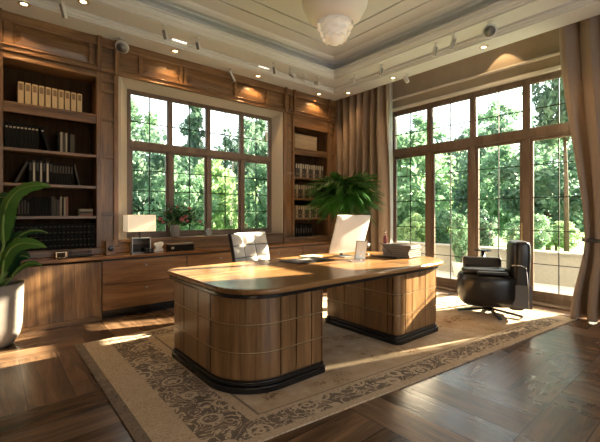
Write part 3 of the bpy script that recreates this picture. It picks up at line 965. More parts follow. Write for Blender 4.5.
# ============================================================ CURTAINS
def curtain(name, label, path, z_top, z_bot, folds, amp, mat, tie=None, group=None, thick=0.006, nz=40, seed=1, phase=0.0, sharp=0.6):
    """path(t, h) -> (x, y, width-scale); h = 0 bottom .. 1 top"""
    rnd = random.Random(seed)
    nf = folds * 12
    ph = [rnd.uniform(-0.5, 0.5) for _ in range(folds + 2)]
    am = [rnd.uniform(0.65, 1.2) for _ in range(folds + 2)]
    b = MB()
    def fn(u, v):
        (ax, ay), (bx, by), a = path(v)
        k = u * folds
        i = int(min(k, folds - 1e-6)); f = k - i
        A = am[i] * (1 - f) + am[i + 1] * f
        s = math.sin(2 * PI * (k + 0.12 * math.sin(v * 5 + i)) + phase)
        s = math.copysign(abs(s) ** sharp, s)
        off = amp * a * A * s
        t = u + 0.25 / folds * math.sin(4 * PI * k + ph[i]) * 0.4
        x = ax + (bx - ax) * t; y = ay + (by - ay) * t
        d = Vector((bx - ax, by - ay)).normalized()
        return (x + d.y * off, y - d.x * off, z_bot + (z_top - z_bot) * v)
    b.grid(fn, nf, nz)
    return b
def lerp(a, b, t): return a + (b - a) * t
def smooth(t): t = max(0, min(1, t)); return t * t * (3 - 2 * t)

c_far = thing('curtain', 'long taupe curtain in deep folds hanging in the corner behind the bushy potted plant', 'curtain', (5.55, 4.7, 0.0))
b = curtain('x', '', lambda h: ((5.52, 4.10 + 0.02 * math.sin(h * 3)), (5.52, 5.36), 1.0), 3.97, 0.015, 7, 0.10, None, seed=3)
b.build('cloth', M['curtain'], c_far, solid=0.008)
b = MB()
for k in range(7): b.lathe([(0.018, 0), (0.018, 0.02)], (5.52, 4.15 + k * 0.19, 3.985), 8)
b.box(5.50, 5.54, 4.05, 5.42, 4.005, 4.019)
b.build('track', M['white'], c_far)

# near curtain: gathered by a cord at about one metre
def near_path(h):
    z = h * 3.95
    zt = 0.98
    if z > zt:
        t = (z - zt) / (3.95 - zt)
        edge = lerp(1.20, 1.47, smooth(t * 1.15) * 0.75 + t * 0.25)
        far = lerp(0.62, 0.18, t ** 0.6)
        a = lerp(0.55, 1.0, smooth(t * 3))
    else:
        t = z / zt
        edge = lerp(1.33, 1.20, smooth(t)); far = lerp(0.40, 0.62, t)
        a = lerp(1.15, 0.55, smooth(t))
    return ((5.47, edge), (5.47, far), a)
c_near = thing('curtain', 'long taupe curtain tied back with a dark cord beside the black armchair', 'curtain', (5.50, 0.9, 0.0))
b = curtain('x', '', near_path, 3.95, 0.012, 5, 0.10, None, seed=7, nz=70, phase=0.8)
b.build('cloth', M['curtain'], c_near, solid=0.008)
b = MB()
pts = []
for k in range(41):
    a = 2 * PI * k / 40
    pts.append((5.47 + 0.085 * math.cos(a) , 0.905 + 0.325 * math.sin(a), 0.98 + 0.02 * math.cos(a) - 0.02 * math.sin(a)))
b.tube(pts, 0.013, 8, False)
pts2 = [(x, y, z + 0.022 + 0.006 * math.sin(i * 1.4)) for i, (x, y, z) in enumerate(pts)]
b.tube(pts2, 0.011, 8, False)
b.build('tieback_cord', M['tie'], c_near)
b = MB(); b.box(5.45, 5.49, -0.3, 1.52, 4.0, 4.019); b.build('track', M['white'], c_near)

s1 = thing('sheer_curtain', 'narrow white sheer curtain hanging beside the far end of the terrace doors', 'curtain', (5.74, 4.29, 0))
b = curtain('x', '', lambda h: ((5.74, 4.17), (5.74, 4.42), 1.0), 3.97, 0.035, 4, 0.02, None, seed=5, sharp=1)
b.build('cloth', M['sheer'], s1)
s2 = thing('sheer_curtain', 'white sheer curtain edge showing past the tied taupe curtain', 'curtain', (5.60, 1.2, 0))
def sheer_path(h):
    (a, e), (c, f), k = near_path(h)
    return ((5.60, e + 0.035), (5.60, f), k)
b = curtain('x', '', sheer_path, 3.95, 0.035, 7, 0.02, None, seed=6, sharp=1, nz=50)
b.build('cloth', M['sheer'], s2)

# ============================================================ CEILING LIGHTS
dl_pos = [(0.28, 4.99), (1.98, 5.08), (3.39, 5.13), (4.79, 5.16), (5.17, 4.76), (5.17, 3.75), (5.16, 2.26), (4.66, 1.30)]
dl_lab = ['recessed brass downlight above the tall bookcase, leftmost over the panelled wall',
          'recessed brass downlight above the left part of the garden window frieze',
          'recessed brass downlight above the right part of the garden window frieze',
          'recessed brass downlight over the narrow bookcase beside the ceiling corner',
          'recessed brass downlight over the far curtain in the ceiling corner',
          'recessed brass downlight over the near edge of the far curtain',
          'recessed brass downlight above the middle of the terrace doors',
          'recessed brass downlight near the top of the tied curtain']
for (x, y), lab in zip(dl_pos, dl_lab):
    z = 3.55 if (x > 4.97 or y > 4.97) else 3.625
    r = thing('recessed_downlight', lab, 'ceiling light', (x, y, z), group='recessed downlights in the ceiling edge', absolute=False)
    MB().lathe([(0.034, -0.004), (0.058, -0.004), (0.060, -0.001), (0.058, 0.0), (0.034, 0.0)], n=24, closed=False).build('bezel', M['brass'], r)
    b = MB(); b.lathe([(0.036, -0.0035), (0.0361, -0.001)], n=20); b.build('lens', M['lamp_lens'], r)
    ld = bpy.data.lights.new('downlight_beam', 'SPOT')
    ld.energy = 34; ld.color = (1.0, 0.62, 0.28); ld.spot_size = R(115); ld.spot_blend = 0.6; ld.shadow_soft_size = 0.03
    if x > 5.0: ld.energy = 12
    lo = bpy.data.objects.new('downlight_beam', ld); COL.objects.link(lo); lo.parent = r; lo.location = (0, 0, -0.02)
for (x, y), lab in (((0.94, 4.60), 'round downlight in the ceiling band nearest the picture top, above the tall bookcase'),):
    r = thing('recessed_downlight', lab, 'ceiling light', (x - 0.15, y + 0.08, 3.625), group='recessed downlights in the ceiling edge', absolute=False)
    MB().lathe([(0.034, -0.004), (0.058, -0.004), (0.060, -0.001), (0.058, 0.0), (0.034, 0.0)], n=24, closed=False).build('bezel', M['brass'], r)
    b = MB(); b.lathe([(0.036, -0.0035), (0.0361, -0.001)], n=20); b.build('lens', M['lamp_lens'], r)
for (x, y), lab in (((1.97, 4.90), 'small white light bar in the ceiling edge above the left window bay'), ((3.36, 4.92), 'small white light bar in the ceiling edge above the right window bay')):
    r = thing('light_bar', lab, 'ceiling light', (x, y, 3.625 if y < 4.94 else 3.55), absolute=False)
    MB().box(-0.10, 0.10, -0.016, 0.016, -0.012, -0.001).build('diffuser', M['diffuser'], r, bevel=0.003)
    MB().box(-0.106, 0.106, -0.021, 0.021, -0.006, 0.0).build('bezel', M['white'], r)

r = thing('wall_washer', 'small spotlight in the curtain recess casting the warm glow above the terrace doors', 'ceiling light', (5.80, 2.33, 4.019), absolute=False)
MB().lathe([(0.03, -0.03), (0.045, -0.03), (0.045, 0.0), (0.03, 0.0)], n=20).build('housing', M['white'], r)
b = MB(); b.lathe([(0.028, -0.0335), (0.0281, -0.031)], n=20); b.build('lens', M['lamp_lens'], r)
ld = bpy.data.lights.new('washer_beam', 'SPOT')
ld.energy = 30; ld.color = (1.0, 0.66, 0.34); ld.spot_size = R(74); ld.spot_blend = 0.15; ld.shadow_soft_size = 0.01
lo = bpy.data.objects.new('washer_beam', ld); COL.objects.link(lo); lo.parent = r; lo.location = (0, 0, -0.04)

def track_spot(x, y, z, az, tilt, label, kind='cyl', L=0.13, rad=0.032):
    """white spotlight: canopy on the ceiling, a bent stem and a head"""
    r = thing('track_spotlight', label, 'spotlight', (x, y, z), az, group='white spotlights on the ceiling band', absolute=False)
    b = MB(); b.lathe([(0.026, -0.012), (0.03, -0.008), (0.03, 0.0)], n=16); b.build('canopy', M['white'], r)
    b = MB(); b.tube([(0, 0, -0.01), (0, 0, -0.06), (0.02, 0, -0.085)], 0.006, 8); b.build('stem', M['white'], r)
    m = Matrix.Rotation(tilt, 3, 'Y')
    h = MB()
    if kind == 'cyl':
        h.lathe([(0.010, -L * 0.35), (rad * 0.8, -L * 0.33), (rad, -L * 0.2), (rad * 1.05, L * 0.65), (rad * 0.9, L * 0.65), (rad * 0.85, L * 0.55), (0.004, L * 0.55)], (0.02, 0, -0.11), 18, m)
    elif kind == 'disc':
        h.lathe([(0.01, -0.012), (L * 0.45, -0.010), (L * 0.5, 0.0), (L * 0.5, 0.028), (L * 0.44, 0.030), (L * 0.40, 0.022), (0.004, 0.022)], (0.02, 0, -0.11), 24, m)
    else:
        mm = Matrix.Translation((0.02, 0, -0.11)) @ m.to_4x4()
        h.obox(mm, L, 0.05, 0.035); 
    ho = h.build('lamp_head', M['white'], r, bevel=0.003)
    ln = MB()
    if kind == 'cyl':
        ln.lathe([(rad * 0.8, L * 0.56), (rad * 0.8, L * 0.60), (0.004, L * 0.60)], (0.02, 0, -0.11), 16, m)
    elif kind == 'disc':
        ln.lathe([(L * 0.38, -0.0165), (L * 0.36, -0.013), (0.004, -0.013)], (0.02, 0, -0.11), 20, m)
    else:
        ln.obox(Matrix.Translation((0.02, 0, -0.11)) @ m.to_4x4() @ Matrix.Translation((0, 0, -0.0185)), L * 0.86, 0.038, 0.003)
    ln.build('lens', M['steel_grey'], ho)
    return r
spots = [
    (0.60, 4.80, 3.625, 0.4, 1.3, 'white arm spotlight nearest the tall bookcase on the ceiling band', 'box', 0.16),
    (1.30, 5.16, 3.55, 0.9, 0.7, 'white disc spotlight at the left corner of the garden window', 'disc', 0.17),
    (1.66, 4.62, 3.625, 0.6, 1.2, 'white spotlight above the left bay of the garden window, on the upper band', 'box', 0.12),
    (2.11, 4.65, 3.625, 0.5, 1.2, 'small white spotlight between the two light bars, on the upper band', 'box', 0.10),
    (2.90, 5.16, 3.55, 0.2, 0.9, 'slim white spotlight close to the frieze above the window middle', 'box', 0.17),
    (3.39, 4.68, 3.625, 0.6, 1.2, 'small white spotlight beside the second light bar', 'box', 0.11),
    (3.72, 4.68, 3.625, -0.7, 0.5, 'grey round spotlight seen face-on near the ceiling corner', 'disc', 0.13),
    (4.05, 4.72, 3.625, 0.9, 0.9, 'tilted white cylinder spotlight near the ceiling corner', 'cyl', 0.14),
    (4.32, 4.66, 3.625, 1.4, 1.2, 'white spotlight closest to the ceiling corner above the bookcase', 'cyl', 0.13),
    (4.71, 4.20, 3.625, 1.2, 0.5, 'small white spotlight closest to the ceiling corner on the curtain side', 'cyl', 0.09),
    (4.73, 3.64, 3.625, 1.5, 1.3, 'white box spotlight above the edge of the far curtain', 'box', 0.13),
    (5.20, 3.48, 3.55, 2.3, 0.5, 'white spotlight hanging lowest beside the plaster wall over the doors', 'cyl', 0.11),
    (4.70, 2.70, 3.625, 1.6, 1.3, 'white box spotlight above the middle of the terrace doors', 'box', 0.13),
    (4.66, 2.43, 3.625, 1.0, 0.8, 'white spotlight beside the round one over the terrace doors', 'box', 0.15),
    (4.68, 1.98, 3.625, 0.4, 1.25, 'flat round white spotlight over the terrace doors', 'disc', 0.17)]
for x, y, z, az, tl_, lab, kd, L_ in spots:
    track_spot(x, y, z, az, tl_, lab, kd, L_)

# pendant
pl = thing('pendant_lamp', 'large frosted pendant lamp with tiered glass hanging from the tray ceiling', 'pendant lamp', (2.74, 2.71, 3.02), absolute=False)
b = MB()
prof = [(0.36, 0.62), (0.37, 0.60), (0.365, 0.56), (0.33, 0.40), (0.27, 0.29), (0.19, 0.225), (0.182, 0.23), (0.262, 0.30), (0.32, 0.41), (0.352, 0.56), (0.345, 0.60)]
b.lathe(prof, n=48, closed=False)
b.build('glass_bowl', M['pendant'], pl)
b = MB()
def tier(r0, r1, z0, z1, ph):
    n = 72
    vs, fs = [], []
    for j, (rr_, zz) in enumerate(((r0, z1), (r1, z0))):
        for k in range(n):
            a = 2 * PI * k / n
            w = 1 + (0.05 * math.cos(9 * a + ph) if j else 0)
            dz = 0.012 * math.cos(9 * a + ph) if j else 0
            vs.append((rr_ * w * math.cos(a), rr_ * w * math.sin(a), zz + dz))
    for k in range(n):
        fs.append((k, (k + 1) % n, n + (k + 1) % n, n + k))
    b.add(vs, fs, True)
tier(0.14, 0.185, 0.19, 0.26, 0); tier(0.12, 0.155, 0.12, 0.20, 1.0); tier(0.085, 0.125, 0.06, 0.13, 2.0)
b.lathe([(0.175, 0.26), (0.14, 0.19), (0.12, 0.12), (0.085, 0.05), (0.04, 0.012), (0.001, 0.0)], n=40, closed=False)
b.build('inner_shade', M['pendant_low'], pl)
b = MB(); b.lathe([(0.0, 0.9), (0.09, 0.9), (0.10, 0.88), (0.03, 0.86), (0.014, 0.84), (0.014, 0.4), (0.03, 0.36), (0.03, 0.3)], n=16, closed=False)
for k in range(3):
    a = 2 * PI * k / 3; b.tube([(0.014 * math.cos(a), 0.014 * math.sin(a), 0.62), (0.35 * math.cos(a), 0.35 * math.sin(a), 0.60)], 0.005, 6)
b.build('stem', M['white'], pl)

# ============================================================ OUTSIDE
b = MB(); b.box(6.2, 8.0, -12, 9.5, -0.10, -0.02)
struct('terrace', b, M['terrace'])
b = MB(); b.box(8.0, 90, -60, 90, -0.4, -0.12); b.box(-30, 8.0, 9.5, 90, -0.4, -0.12); b.box(-30, 6.2, 5.86, 9.5, -0.4, -0.12)
struct('lawn', b, M['grass'])
b = MB(); b.box(7.85, 8.05, -6, 9.5, -0.12, 0.54); b.box(7.81, 8.09, -6, 9.5, 0.54, 0.58)
tag(b.build('garden_wall', M['render_wall'], bevel=0.006), 'low pale rendered wall edging the terrace outside the doors', 'wall')

def crown_mesh(name, mat, nclump, nleaf, rx, rz, size, seed, core=0.72, cone=0.0):
    rnd = random.Random(seed)
    vs, fs = [], []
    clumps = []
    for _ in range(nclump):
        while True:
            p = Vector((rnd.uniform(-1, 1), rnd.uniform(-1, 1), rnd.uniform(-1, 1)))
            if 0.45 < p.length < 1: break
        if cone:
            k = 1 - cone * (p.z + 1) / 2
            p.x *= k; p.y *= k
        clumps.append((Vector((p.x * rx, p.y * rx, p.z * rz)), rnd.uniform(0.16, 0.34) * rx))
    for i in range(nleaf):
        c, r = clumps[i % nclump]
        d = Vector((rnd.gauss(0, 1), rnd.gauss(0, 1), rnd.gauss(0, 1))).normalized() * r * rnd.random() ** 0.4
        p = c + d
        t = Vector((rnd.gauss(0, 1), rnd.gauss(0, 1), rnd.gauss(0, 0.7))).normalized()
        u = t.cross(Vector((rnd.gauss(0, 1), rnd.gauss(0, 1), rnd.gauss(0, 1)))).normalized()
        s = size * rnd.uniform(0.6, 1.4)
        o = len(vs)
        vs += [p - t * s * 0.5, p + u * s * 0.28, p + t * s * 0.5, p - u * s * 0.28]
        fs.append((o, o + 1, o + 2, o + 3))
    # inner mass
    bm = bmesh.new(); bmesh.ops.create_icosphere(bm, subdivisions=3, radius=1)
    o = len(vs)
    for v in bm.verts:
        k = (1 - cone * (v.co.z + 1) / 2) * core * (0.85 + 0.35 * noise.noise(v.co * 3 + Vector((seed, 0, 0))))
        vs.append(Vector((v.co.x * rx * k, v.co.y * rx * k, v.co.z * rz * core)))
    for f in bm.faces: fs.append(tuple(o + v.index for v in f.verts))
    bm.free()
    me = bpy.data.meshes.new(name); me.from_pydata([tuple(v) for v in vs], [], fs); me.materials.append(mat); me.update()
    return me
crowns = {
    'mid': crown_mesh('mid_crown', M['tree_mid'], 60, 6000, 1.0, 1.1, 0.13, 11, core=0.35),
    'dark': crown_mesh('dark_crown', M['tree_dark'], 60, 6500, 1.0, 1.1, 0.12, 12, core=0.42),
    'light': crown_mesh('light_crown', M['tree_light'], 50, 6000, 1.0, 0.9, 0.13, 13, core=0.35),
    'cone': crown_mesh('cone_crown', M['tree_dark'], 60, 9000, 0.8, 2.0, 0.12, 14, core=0.75, cone=0.75),
    'loose': crown_mesh('loose_crown', M['tree_mid'], 34, 4500, 1.0, 1.2, 0.12, 15, core=0.0),
}
crown_mats = {}
def tree(name, label, cat, x, y, kind, r, zc, hz=None, group=None, mat=None):
    t = thing(name, label, cat, (x, y, -0.12), random.Random(int(x * 91 + y * 17)).uniform(0, 6), group, absolute=False)
    c = bpy.data.objects.new('crown', crowns[kind]); COL.objects.link(c); c.parent = t
    c.scale = (r, r, hz or r); c.location = (0, 0, zc + 0.12)
    b = MB(); n = random.Random(int(x * 7 + y * 3))
    top = zc + 0.12
    b.tube([(0, 0, 0), (0.03, 0.02, top * 0.5), (n.uniform(-.1, .1), n.uniform(-.1, .1), top)], [0.07 * r ** 0.5, 0.05 * r ** 0.5, 0.02], 8)
    for k in range(4):
        a = n.uniform(0, 6.28); b.tube([(0, 0, top * 0.7), (0.5 * r * math.cos(a), 0.5 * r * math.sin(a), top + 0.3 * r)], [0.04, 0.012], 6)
    b.build('trunk', M['bark'], t)
    return t
G1 = 'garden trees beyond the terrace'
G2 = 'garden trees behind the panelled-wall window'
TREES = [
    (12.08, 8.26, 'mid', 1.68, 2.43, 1.63, 'G1', 'round mid-green tree seen through the leftmost terrace door'),
    (24.48, 13.46, 'light', 3.1, 2.33, 3.26, 'G1', 'bright yellow-green tree seen through the second terrace door from the left'),
    (20.01, 8.86, 'dark', 1.91, 3.14, 2.53, 'G1', 'deep green tree seen through the middle terrace door above the armchair'),
    (16.89, 6.24, 'mid', 1.26, 2.27, 1.67, 'G1', 'narrow mid-green tree beside the brass door handle'),
    (10.7, 2.72, 'dark', 0.8, 4.4, 1.5, 'G1', 'tall deep green tree rising behind the top of the tied curtain'),
    (14.12, 4.11, 'dark', 1.51, 2.08, 1.47, 'G1', 'deep green tree nearest to the tied curtain'),
    (24.64, 6.98, 'loose', 1.44, 4.85, 1.27, 'G1', 'loose airy treetop high in the glass next to the tied curtain'),
    (40.72, 16.98, 'loose', 2.52, 10.15, 2.22, 'G1', 'loose airy treetop in the upper panes above the middle door'),
    (31.22, 19.78, 'loose', 2.92, 7.22, 2.57, 'G1', 'loose airy treetop in the upper panes of the leftmost door'),
    (47.67, 28.62, 'dark', 7.11, -0.11, 6.26, 'G1', 'dark distant tree low behind the small topiary'),
    (65.91, 23.13, 'mid', 8.11, 1.09, 7.14, 'G1', 'mid-green distant tree low behind the armchair'),
    (8.81, 5.89, 'light', 0.55, 0.77, 0.5, 'S', 'bright green shrub behind the garden wall at the far end of the terrace'),
    (10.36, 5.83, 'mid', 0.66, 0.72, 0.59, 'S', 'mid-green shrub behind the garden wall next to the small topiary'),
    (9.3, 4.21, 'dark', 0.5, 0.87, 0.45, 'S', 'dark shrub behind the garden wall, just above the little black table'),
    (10.32, 3.43, 'mid', 0.5, 0.81, 0.4, 'S', 'mid-green shrub behind the garden wall, right of the armchair back'),
    (11.68, 3.21, 'light', 0.54, 0.68, 0.38, 'S', 'bright green shrub behind the garden wall nearest the tied curtain'),
    (4.09, 12.66, 'dark', 1.47, 2.0, 1.76, 'G2', 'deep green tree filling the leftmost bay of the garden window'),
    (4.41, 15.9, 'loose', 1.05, 4.75, 0.94, 'G2', 'sparse pale treetop in the upper left corner of the garden window'),
    (8.94, 20.11, 'cone', 1.48, 4.91, 1.48, 'G2', 'tall narrow conifer rising in the second bay of the garden window'),
    (3.97, 9.72, 'mid', 0.81, 1.43, 0.89, 'G2', 'mid-green tree behind the rose bouquet'),
    (7.5, 14.09, 'light', 1.44, 1.85, 1.72, 'G2', 'bright green tree in the third bay of the garden window'),
    (10.19, 16.56, 'dark', 1.46, 3.66, 2.04, 'G2', 'deep green tree between the third and fourth bays of the garden window'),
    (6.33, 9.05, 'mid', 0.89, 1.68, 1.16, 'G2', 'mid-green tree in the rightmost bay of the garden window'),
    (13.32, 19.04, 'loose', 1.62, 6.81, 1.78, 'G2', 'airy treetop in the upper rightmost pane of the garden window'),
    (8.3, 33.96, 'mid', 4.24, 0.3, 4.24, 'G2', 'mid-green distant tree behind the lit table lamp'),
    (12.97, 25.45, 'dark', 3.46, 0.19, 3.46, 'G2', 'dark distant tree behind the grey sill ornament'),
]
for x, y, k, r, zc, hz, g, lab in TREES:
    if g == 'S':
        tree('garden_shrub', lab, 'shrub', x, y, k, r, zc, hz, 'shrubs behind the garden wall')
    else:
        tree('garden_tree', lab, 'tree', x, y, k, r, zc, hz, G1 if g == 'G1' else G2)
# clipped topiary in a pot on the terrace
t = thing('potted_topiary', 'small clipped conical topiary in a pot on the terrace by the low wall', 'plant', (7.45, 3.72, -0.02), absolute=False)
MB().lathe([(0.13, 0), (0.17, 0.26), (0.18, 0.30), (0.15, 0.30), (0.14, 0.26)], n=20).build('pot', M['white_trim'], t)
c = bpy.data.objects.new('foliage', crowns['mid']); COL.objects.link(c); c.parent = t; c.scale = (0.21, 0.21, 0.42); c.location = (0, 0, 0.80)
MB().tube([(0, 0, 0.26), (0, 0, 0.6)], 0.02).build('trunk', M['bark'], t)

# ============================================================ DECOR HELPERS
def bookbox(name, x0, x1, y0, depth, z0, hgt, cover, lean=0.0, label='', group=None, kind='book', marks=(), pages=True):
    """upright book: cover block + page block + label marks; lean rotates about its foot (radians)"""
    w = x1 - x0
    r = thing(name, label, kind, ((x0 + x1) / 2, y0, z0 + 0.0006), group=group, absolute=False)
    r.rotation_euler = (0, lean, 0)
    r.location.z += abs(math.sin(lean)) * w / 2
    c = MB()
    t = min(0.003, w * 0.15)
    c.box(-w / 2, w / 2, 0, t, 0, hgt); c.box(-w / 2, -w / 2 + t, t, depth, 0, hgt); c.box(w / 2 - t, w / 2, t, depth, 0, hgt)
    c.build('cover', cover, r)
    p = MB(); p.box(-w / 2 + t + 0.0003, w / 2 - t - 0.0003, t + 0.0003, depth - 0.004, 0.003, hgt - 0.004); p.build('pages', M['paper'], r)
    if marks:
        for (m0, m1, mat) in marks:
            k = MB(); k.box(-w * 0.33, w * 0.33, -0.0012, 0.0, hgt * m0, hgt * m1); k.build('spine_label', mat, r)
    return r
ORD = ['first', 'second', 'third', 'fourth', 'fifth', 'sixth', 'seventh', 'eighth', 'ninth', 'tenth', 'eleventh', 'twelfth', 'thirteenth', 'fourteenth',
       'fifteenth', 'sixteenth', 'seventeenth', 'eighteenth', 'nineteenth', 'twentieth']
rnd = random.Random(42)
YB = 5.34
# cream binders, top shelf of the tall case
for i in range(10):
    x = 0.245 + i * 0.0655
    w = 0.052
    bookbox('cream_binder', x, x + w, YB, 0.22, SHL[0], 0.25 - 0.002 * i, M['binder'],
            label='%s cream binder from the left on the top shelf of the tall bookcase' % ORD[i], group='cream binders on the top shelf', kind='binder',
            marks=((0.62, 0.93, M['label_dark']),))
# black binders, second shelf
x = 0.125
for i in range(9):
    w = 0.033
    bookbox('black_binder', x, x + w, YB, 0.22, SHL[1], 0.285, M['book_black'],
            label='%s black binder from the left on the second shelf of the tall bookcase' % ORD[i], group='black binders on the second shelf', kind='binder', marks=((0.80, 0.86, M['gilt']),))
    x += w + 0.002
bookbox('black_binder', x + 0.090, x + 0.123, YB, 0.22, SHL[1] + 0.001, 0.285, M['book_black'], lean=-0.30,
        label='black binder leaning against the row of black binders on the second shelf', group='black binders on the second shelf', kind='binder', marks=((0.80, 0.86, M['gilt']),))
x = 0.63
for i, (w, h_, m, lab) in enumerate([(0.024, 0.22, 'book_black', 'black book at the left end of the mixed group on the second shelf'),
                                (0.022, 0.245, 'book_cream', 'cream book with black neighbours on the second shelf'),
                                (0.030, 0.245, 'book_grey', 'wide grey book on the second shelf of the tall bookcase'),
                                (0.016, 0.24, 'book_cream', 'thin cream book squeezed next to the wide grey one, second shelf'),
                                (0.030, 0.24, 'book_black', 'black book right of the thin cream one on the second shelf'),
                                (0.045, 0.23, 'book_grey', 'thick grey book closing the mixed group on the second shelf')]):
    bookbox('book', x, x + w, YB, 0.2, SHL[1], h_, M[m], label=lab, group='mixed books on the second shelf')
    x += w + 0.002
# third shelf
bookbox('book', 0.212, 0.236, YB, 0.2, SHL[2] + 0.002, 0.27, M['book_grey'], lean=0.42, label='slim book leaning right at the left end of the third shelf', group='dark books on the third shelf')
x = 0.345
for i in range(14):
    w = (0.036, 0.03, 0.04, 0.026)[i % 4] if i < 7 else 0.030
    m = 'book_grey' if i in (1, 3, 5) else 'book_black'
    bookbox('book', x, x + w * 0.92, YB, 0.2, SHL[2], 0.275 - (0.02 if i > 6 else 0), M[m],
            label='%s upright %s book from the left on the third shelf of the tall bookcase' % (ORD[i], 'grey' if m == 'book_grey' else 'black'), group='dark books on the third shelf',
            marks=((0.55, 0.9, M['book_grey']),) if m == 'book_black' else ((0.1, 0.9, M['gilt']),))
    x += w
bookbox('book', x + 0.056, x + 0.074, YB, 0.2, SHL[2] + 0.001, 0.26, M['book_grey'], lean=-0.20, label='slim grey book leaning left at the end of the third-shelf row', group='dark books on the third shelf')
# fourth shelf
x = 0.24
for i in range(11):
    w = rnd.uniform(0.022, 0.034)
    m = 'book_black'
    bookbox('book', x, x + w, YB, 0.2, SHL[3], 0.20 + 0.015 * (i % 3), M[m], label='%s black book from the left on the fourth shelf of the tall bookcase' % ORD[i], group='black books on the fourth shelf', marks=((0.1, 0.8, M['book_grey']),) if i < 4 else ())
    x += w + 0.003
for i, (w, h_, m, lab) in enumerate([(0.045, 0.235, 'book_grey', 'thick grey book with taller black book behind, fourth shelf of the tall bookcase'), (0.035, 0.20, 'book_grey', 'shorter thick grey book on the fourth shelf'),
                                (0.018, 0.235, 'book_cream', 'thin cream book on the fourth shelf, left of two more'), (0.012, 0.22, 'book_black', 'thin black book between cream ones, fourth shelf'),
                                (0.020, 0.23, 'book_cream', 'second thin cream book on the fourth shelf'), (0.022, 0.235, 'book_rust', 'rust-coloured book ending the upright row on the fourth shelf')]):
    bookbox('book', x, x + w, YB, 0.2, SHL[3], h_, M[m], label=lab, group='mixed books on the fourth shelf')
    x += w + 0.004
z = SHL[3] + 0.0006
for i, (t_, m, lab) in enumerate([(0.030, 'book_rust', 'rust book lying at the bottom of the small flat stack, fourth shelf'), (0.026, 'book_grey', 'grey book lying in the middle of the small flat stack, fourth shelf'), (0.030, 'book_cream', 'cream book lying on top of the small flat stack, fourth shelf')]):
    r = thing('book', lab, 'book', (0.935, 5.45, z), group='flat stack of books on the fourth shelf', absolute=False)
    b = MB(); b.box(-0.075, 0.075, -0.1, -0.096, 0, t_); b.box(-0.075, 0.075, -0.096, 0.1, 0, 0.003); b.box(-0.075, 0.075, -0.096, 0.1, t_ - 0.003, t_); b.build('cover', M[m], r)
    b = MB(); b.box(-0.072, 0.072, -0.095, 0.096, 0.0035, t_ - 0.0035); b.build('pages', M['paper'], r)
    z += t_ + 0.0005
# bottom compartment: two tiers of small black cases
for tier_ in range(2):
    for i in range(20):
        x = 0.125 + i * 0.0455
        bookbox('black_case', x, x + 0.042, YB, 0.16, 0.8405 + tier_ * 0.158, 0.156, M['book_black'],
                label='%s small black file case from the left in the %s tier of the bottom compartment' % (ORD[i], ('lower', 'upper')[tier_]), group='small black file cases in the bottom compartment', kind='file case',
                marks=((0.25, 0.33, M['book_grey']), (0.72, 0.80, M['book_grey'])))

# narrow bookcase
r = thing('wooden_box', 'pale wooden box on the top shelf of the narrow bookcase', 'box', (4.66, 5.46, SHR[0] + 0.0006), absolute=False)
MB().box(-0.30, 0.26, -0.10, 0.12, 0, 0.25).build('body', M['oak_pale'], r, bevel=0.004)
MB().box(-0.306, 0.266, -0.106, 0.126, 0.2505, 0.275).build('lid', M['oak_pale'], r, bevel=0.004)
for s_, n, xs, h_, nm in ((1, 13, 4.36, 0.26, 'second'), (2, 10, 4.32, 0.25, 'third'), (3, 11, 4.37, 0.235, 'fourth')):
    x = xs
    for i in range(n):
        w = 0.050
        m = 'book_grey' if (i + s_) % 3 else 'book_cream'
        bookbox('book', x, x + w, YB, 0.2, SHR[s_], h_, M[m], label='%s pale-topped book from the left on the %s shelf of the narrow bookcase' % (ORD[i], nm),
                group='pale-topped books on the %s shelf of the narrow bookcase' % nm, marks=((0.66, 0.96, M['gilt']), (0.2, 0.3, M['label_dark'])))
        x += w + 0.005
x = 4.36
for i in range(7):
    w = (0.05, 0.04, 0.055)[i % 3]
    bookbox('book', x, x + w, YB, 0.2, 0.84, 0.24 - 0.02 * (i % 2), M['book_black'], label='%s dark book from the left in the bottom compartment of the narrow bookcase' % ORD[i],
            group='dark books at the bottom of the narrow bookcase', marks=((0.3, 0.7, M['book_grey']),))
    x += w + 0.012

# ============================================================ ON THE WORKTOP
ZW = 0.761
t = thing('table_lamp', 'table lamp with a wide lit rectangular shade on the worktop', 'table lamp', (1.51, 5.10, ZW), absolute=False)
b = MB()
for s in (-1, 1):
    b.box(-0.17, 0.17, s * 0.11 - 0.002, s * 0.11 + 0.002, 0.285, 0.50)
    b.box(s * 0.17 - 0.002, s * 0.17 + 0.002, -0.112, 0.112, 0.285, 0.50)
b.build('lamp_shade', M['shade'], t)
b = MB(); b.box(-0.11, 0.13, -0.05, 0.05, 0, 0.012); b.box(-0.11, 0.13, -0.05, 0.05, 0.19, 0.20); b.box(-0.11, -0.098, -0.05, 0.05, 0.012, 0.19); b.box(0.118, 0.13, -0.05, 0.05, 0.012, 0.19)
b.build('base', M['steel_grey'], t, bevel=0.002)
MB().box(-0.097, 0.117, -0.02, 0.0, 0.0125, 0.1895).build('glass_body', M['screen'], t)
b = MB(); b.lathe([(0.012, 0.2005), (0.012, 0.33)], n=12); b.tube([(-0.165, 0, 0.32), (0.165, 0, 0.32)], 0.004, 6); b.build('stem', M['black'], t)
ld = bpy.data.lights.new('bulb', 'POINT'); ld.energy = 2.5; ld.color = (1, 0.75, 0.45); ld.shadow_soft_size = 0.05
lo = bpy.data.objects.new('bulb', ld); COL.objects.link(lo); lo.parent = t; lo.location = (0, 0, 0.40)

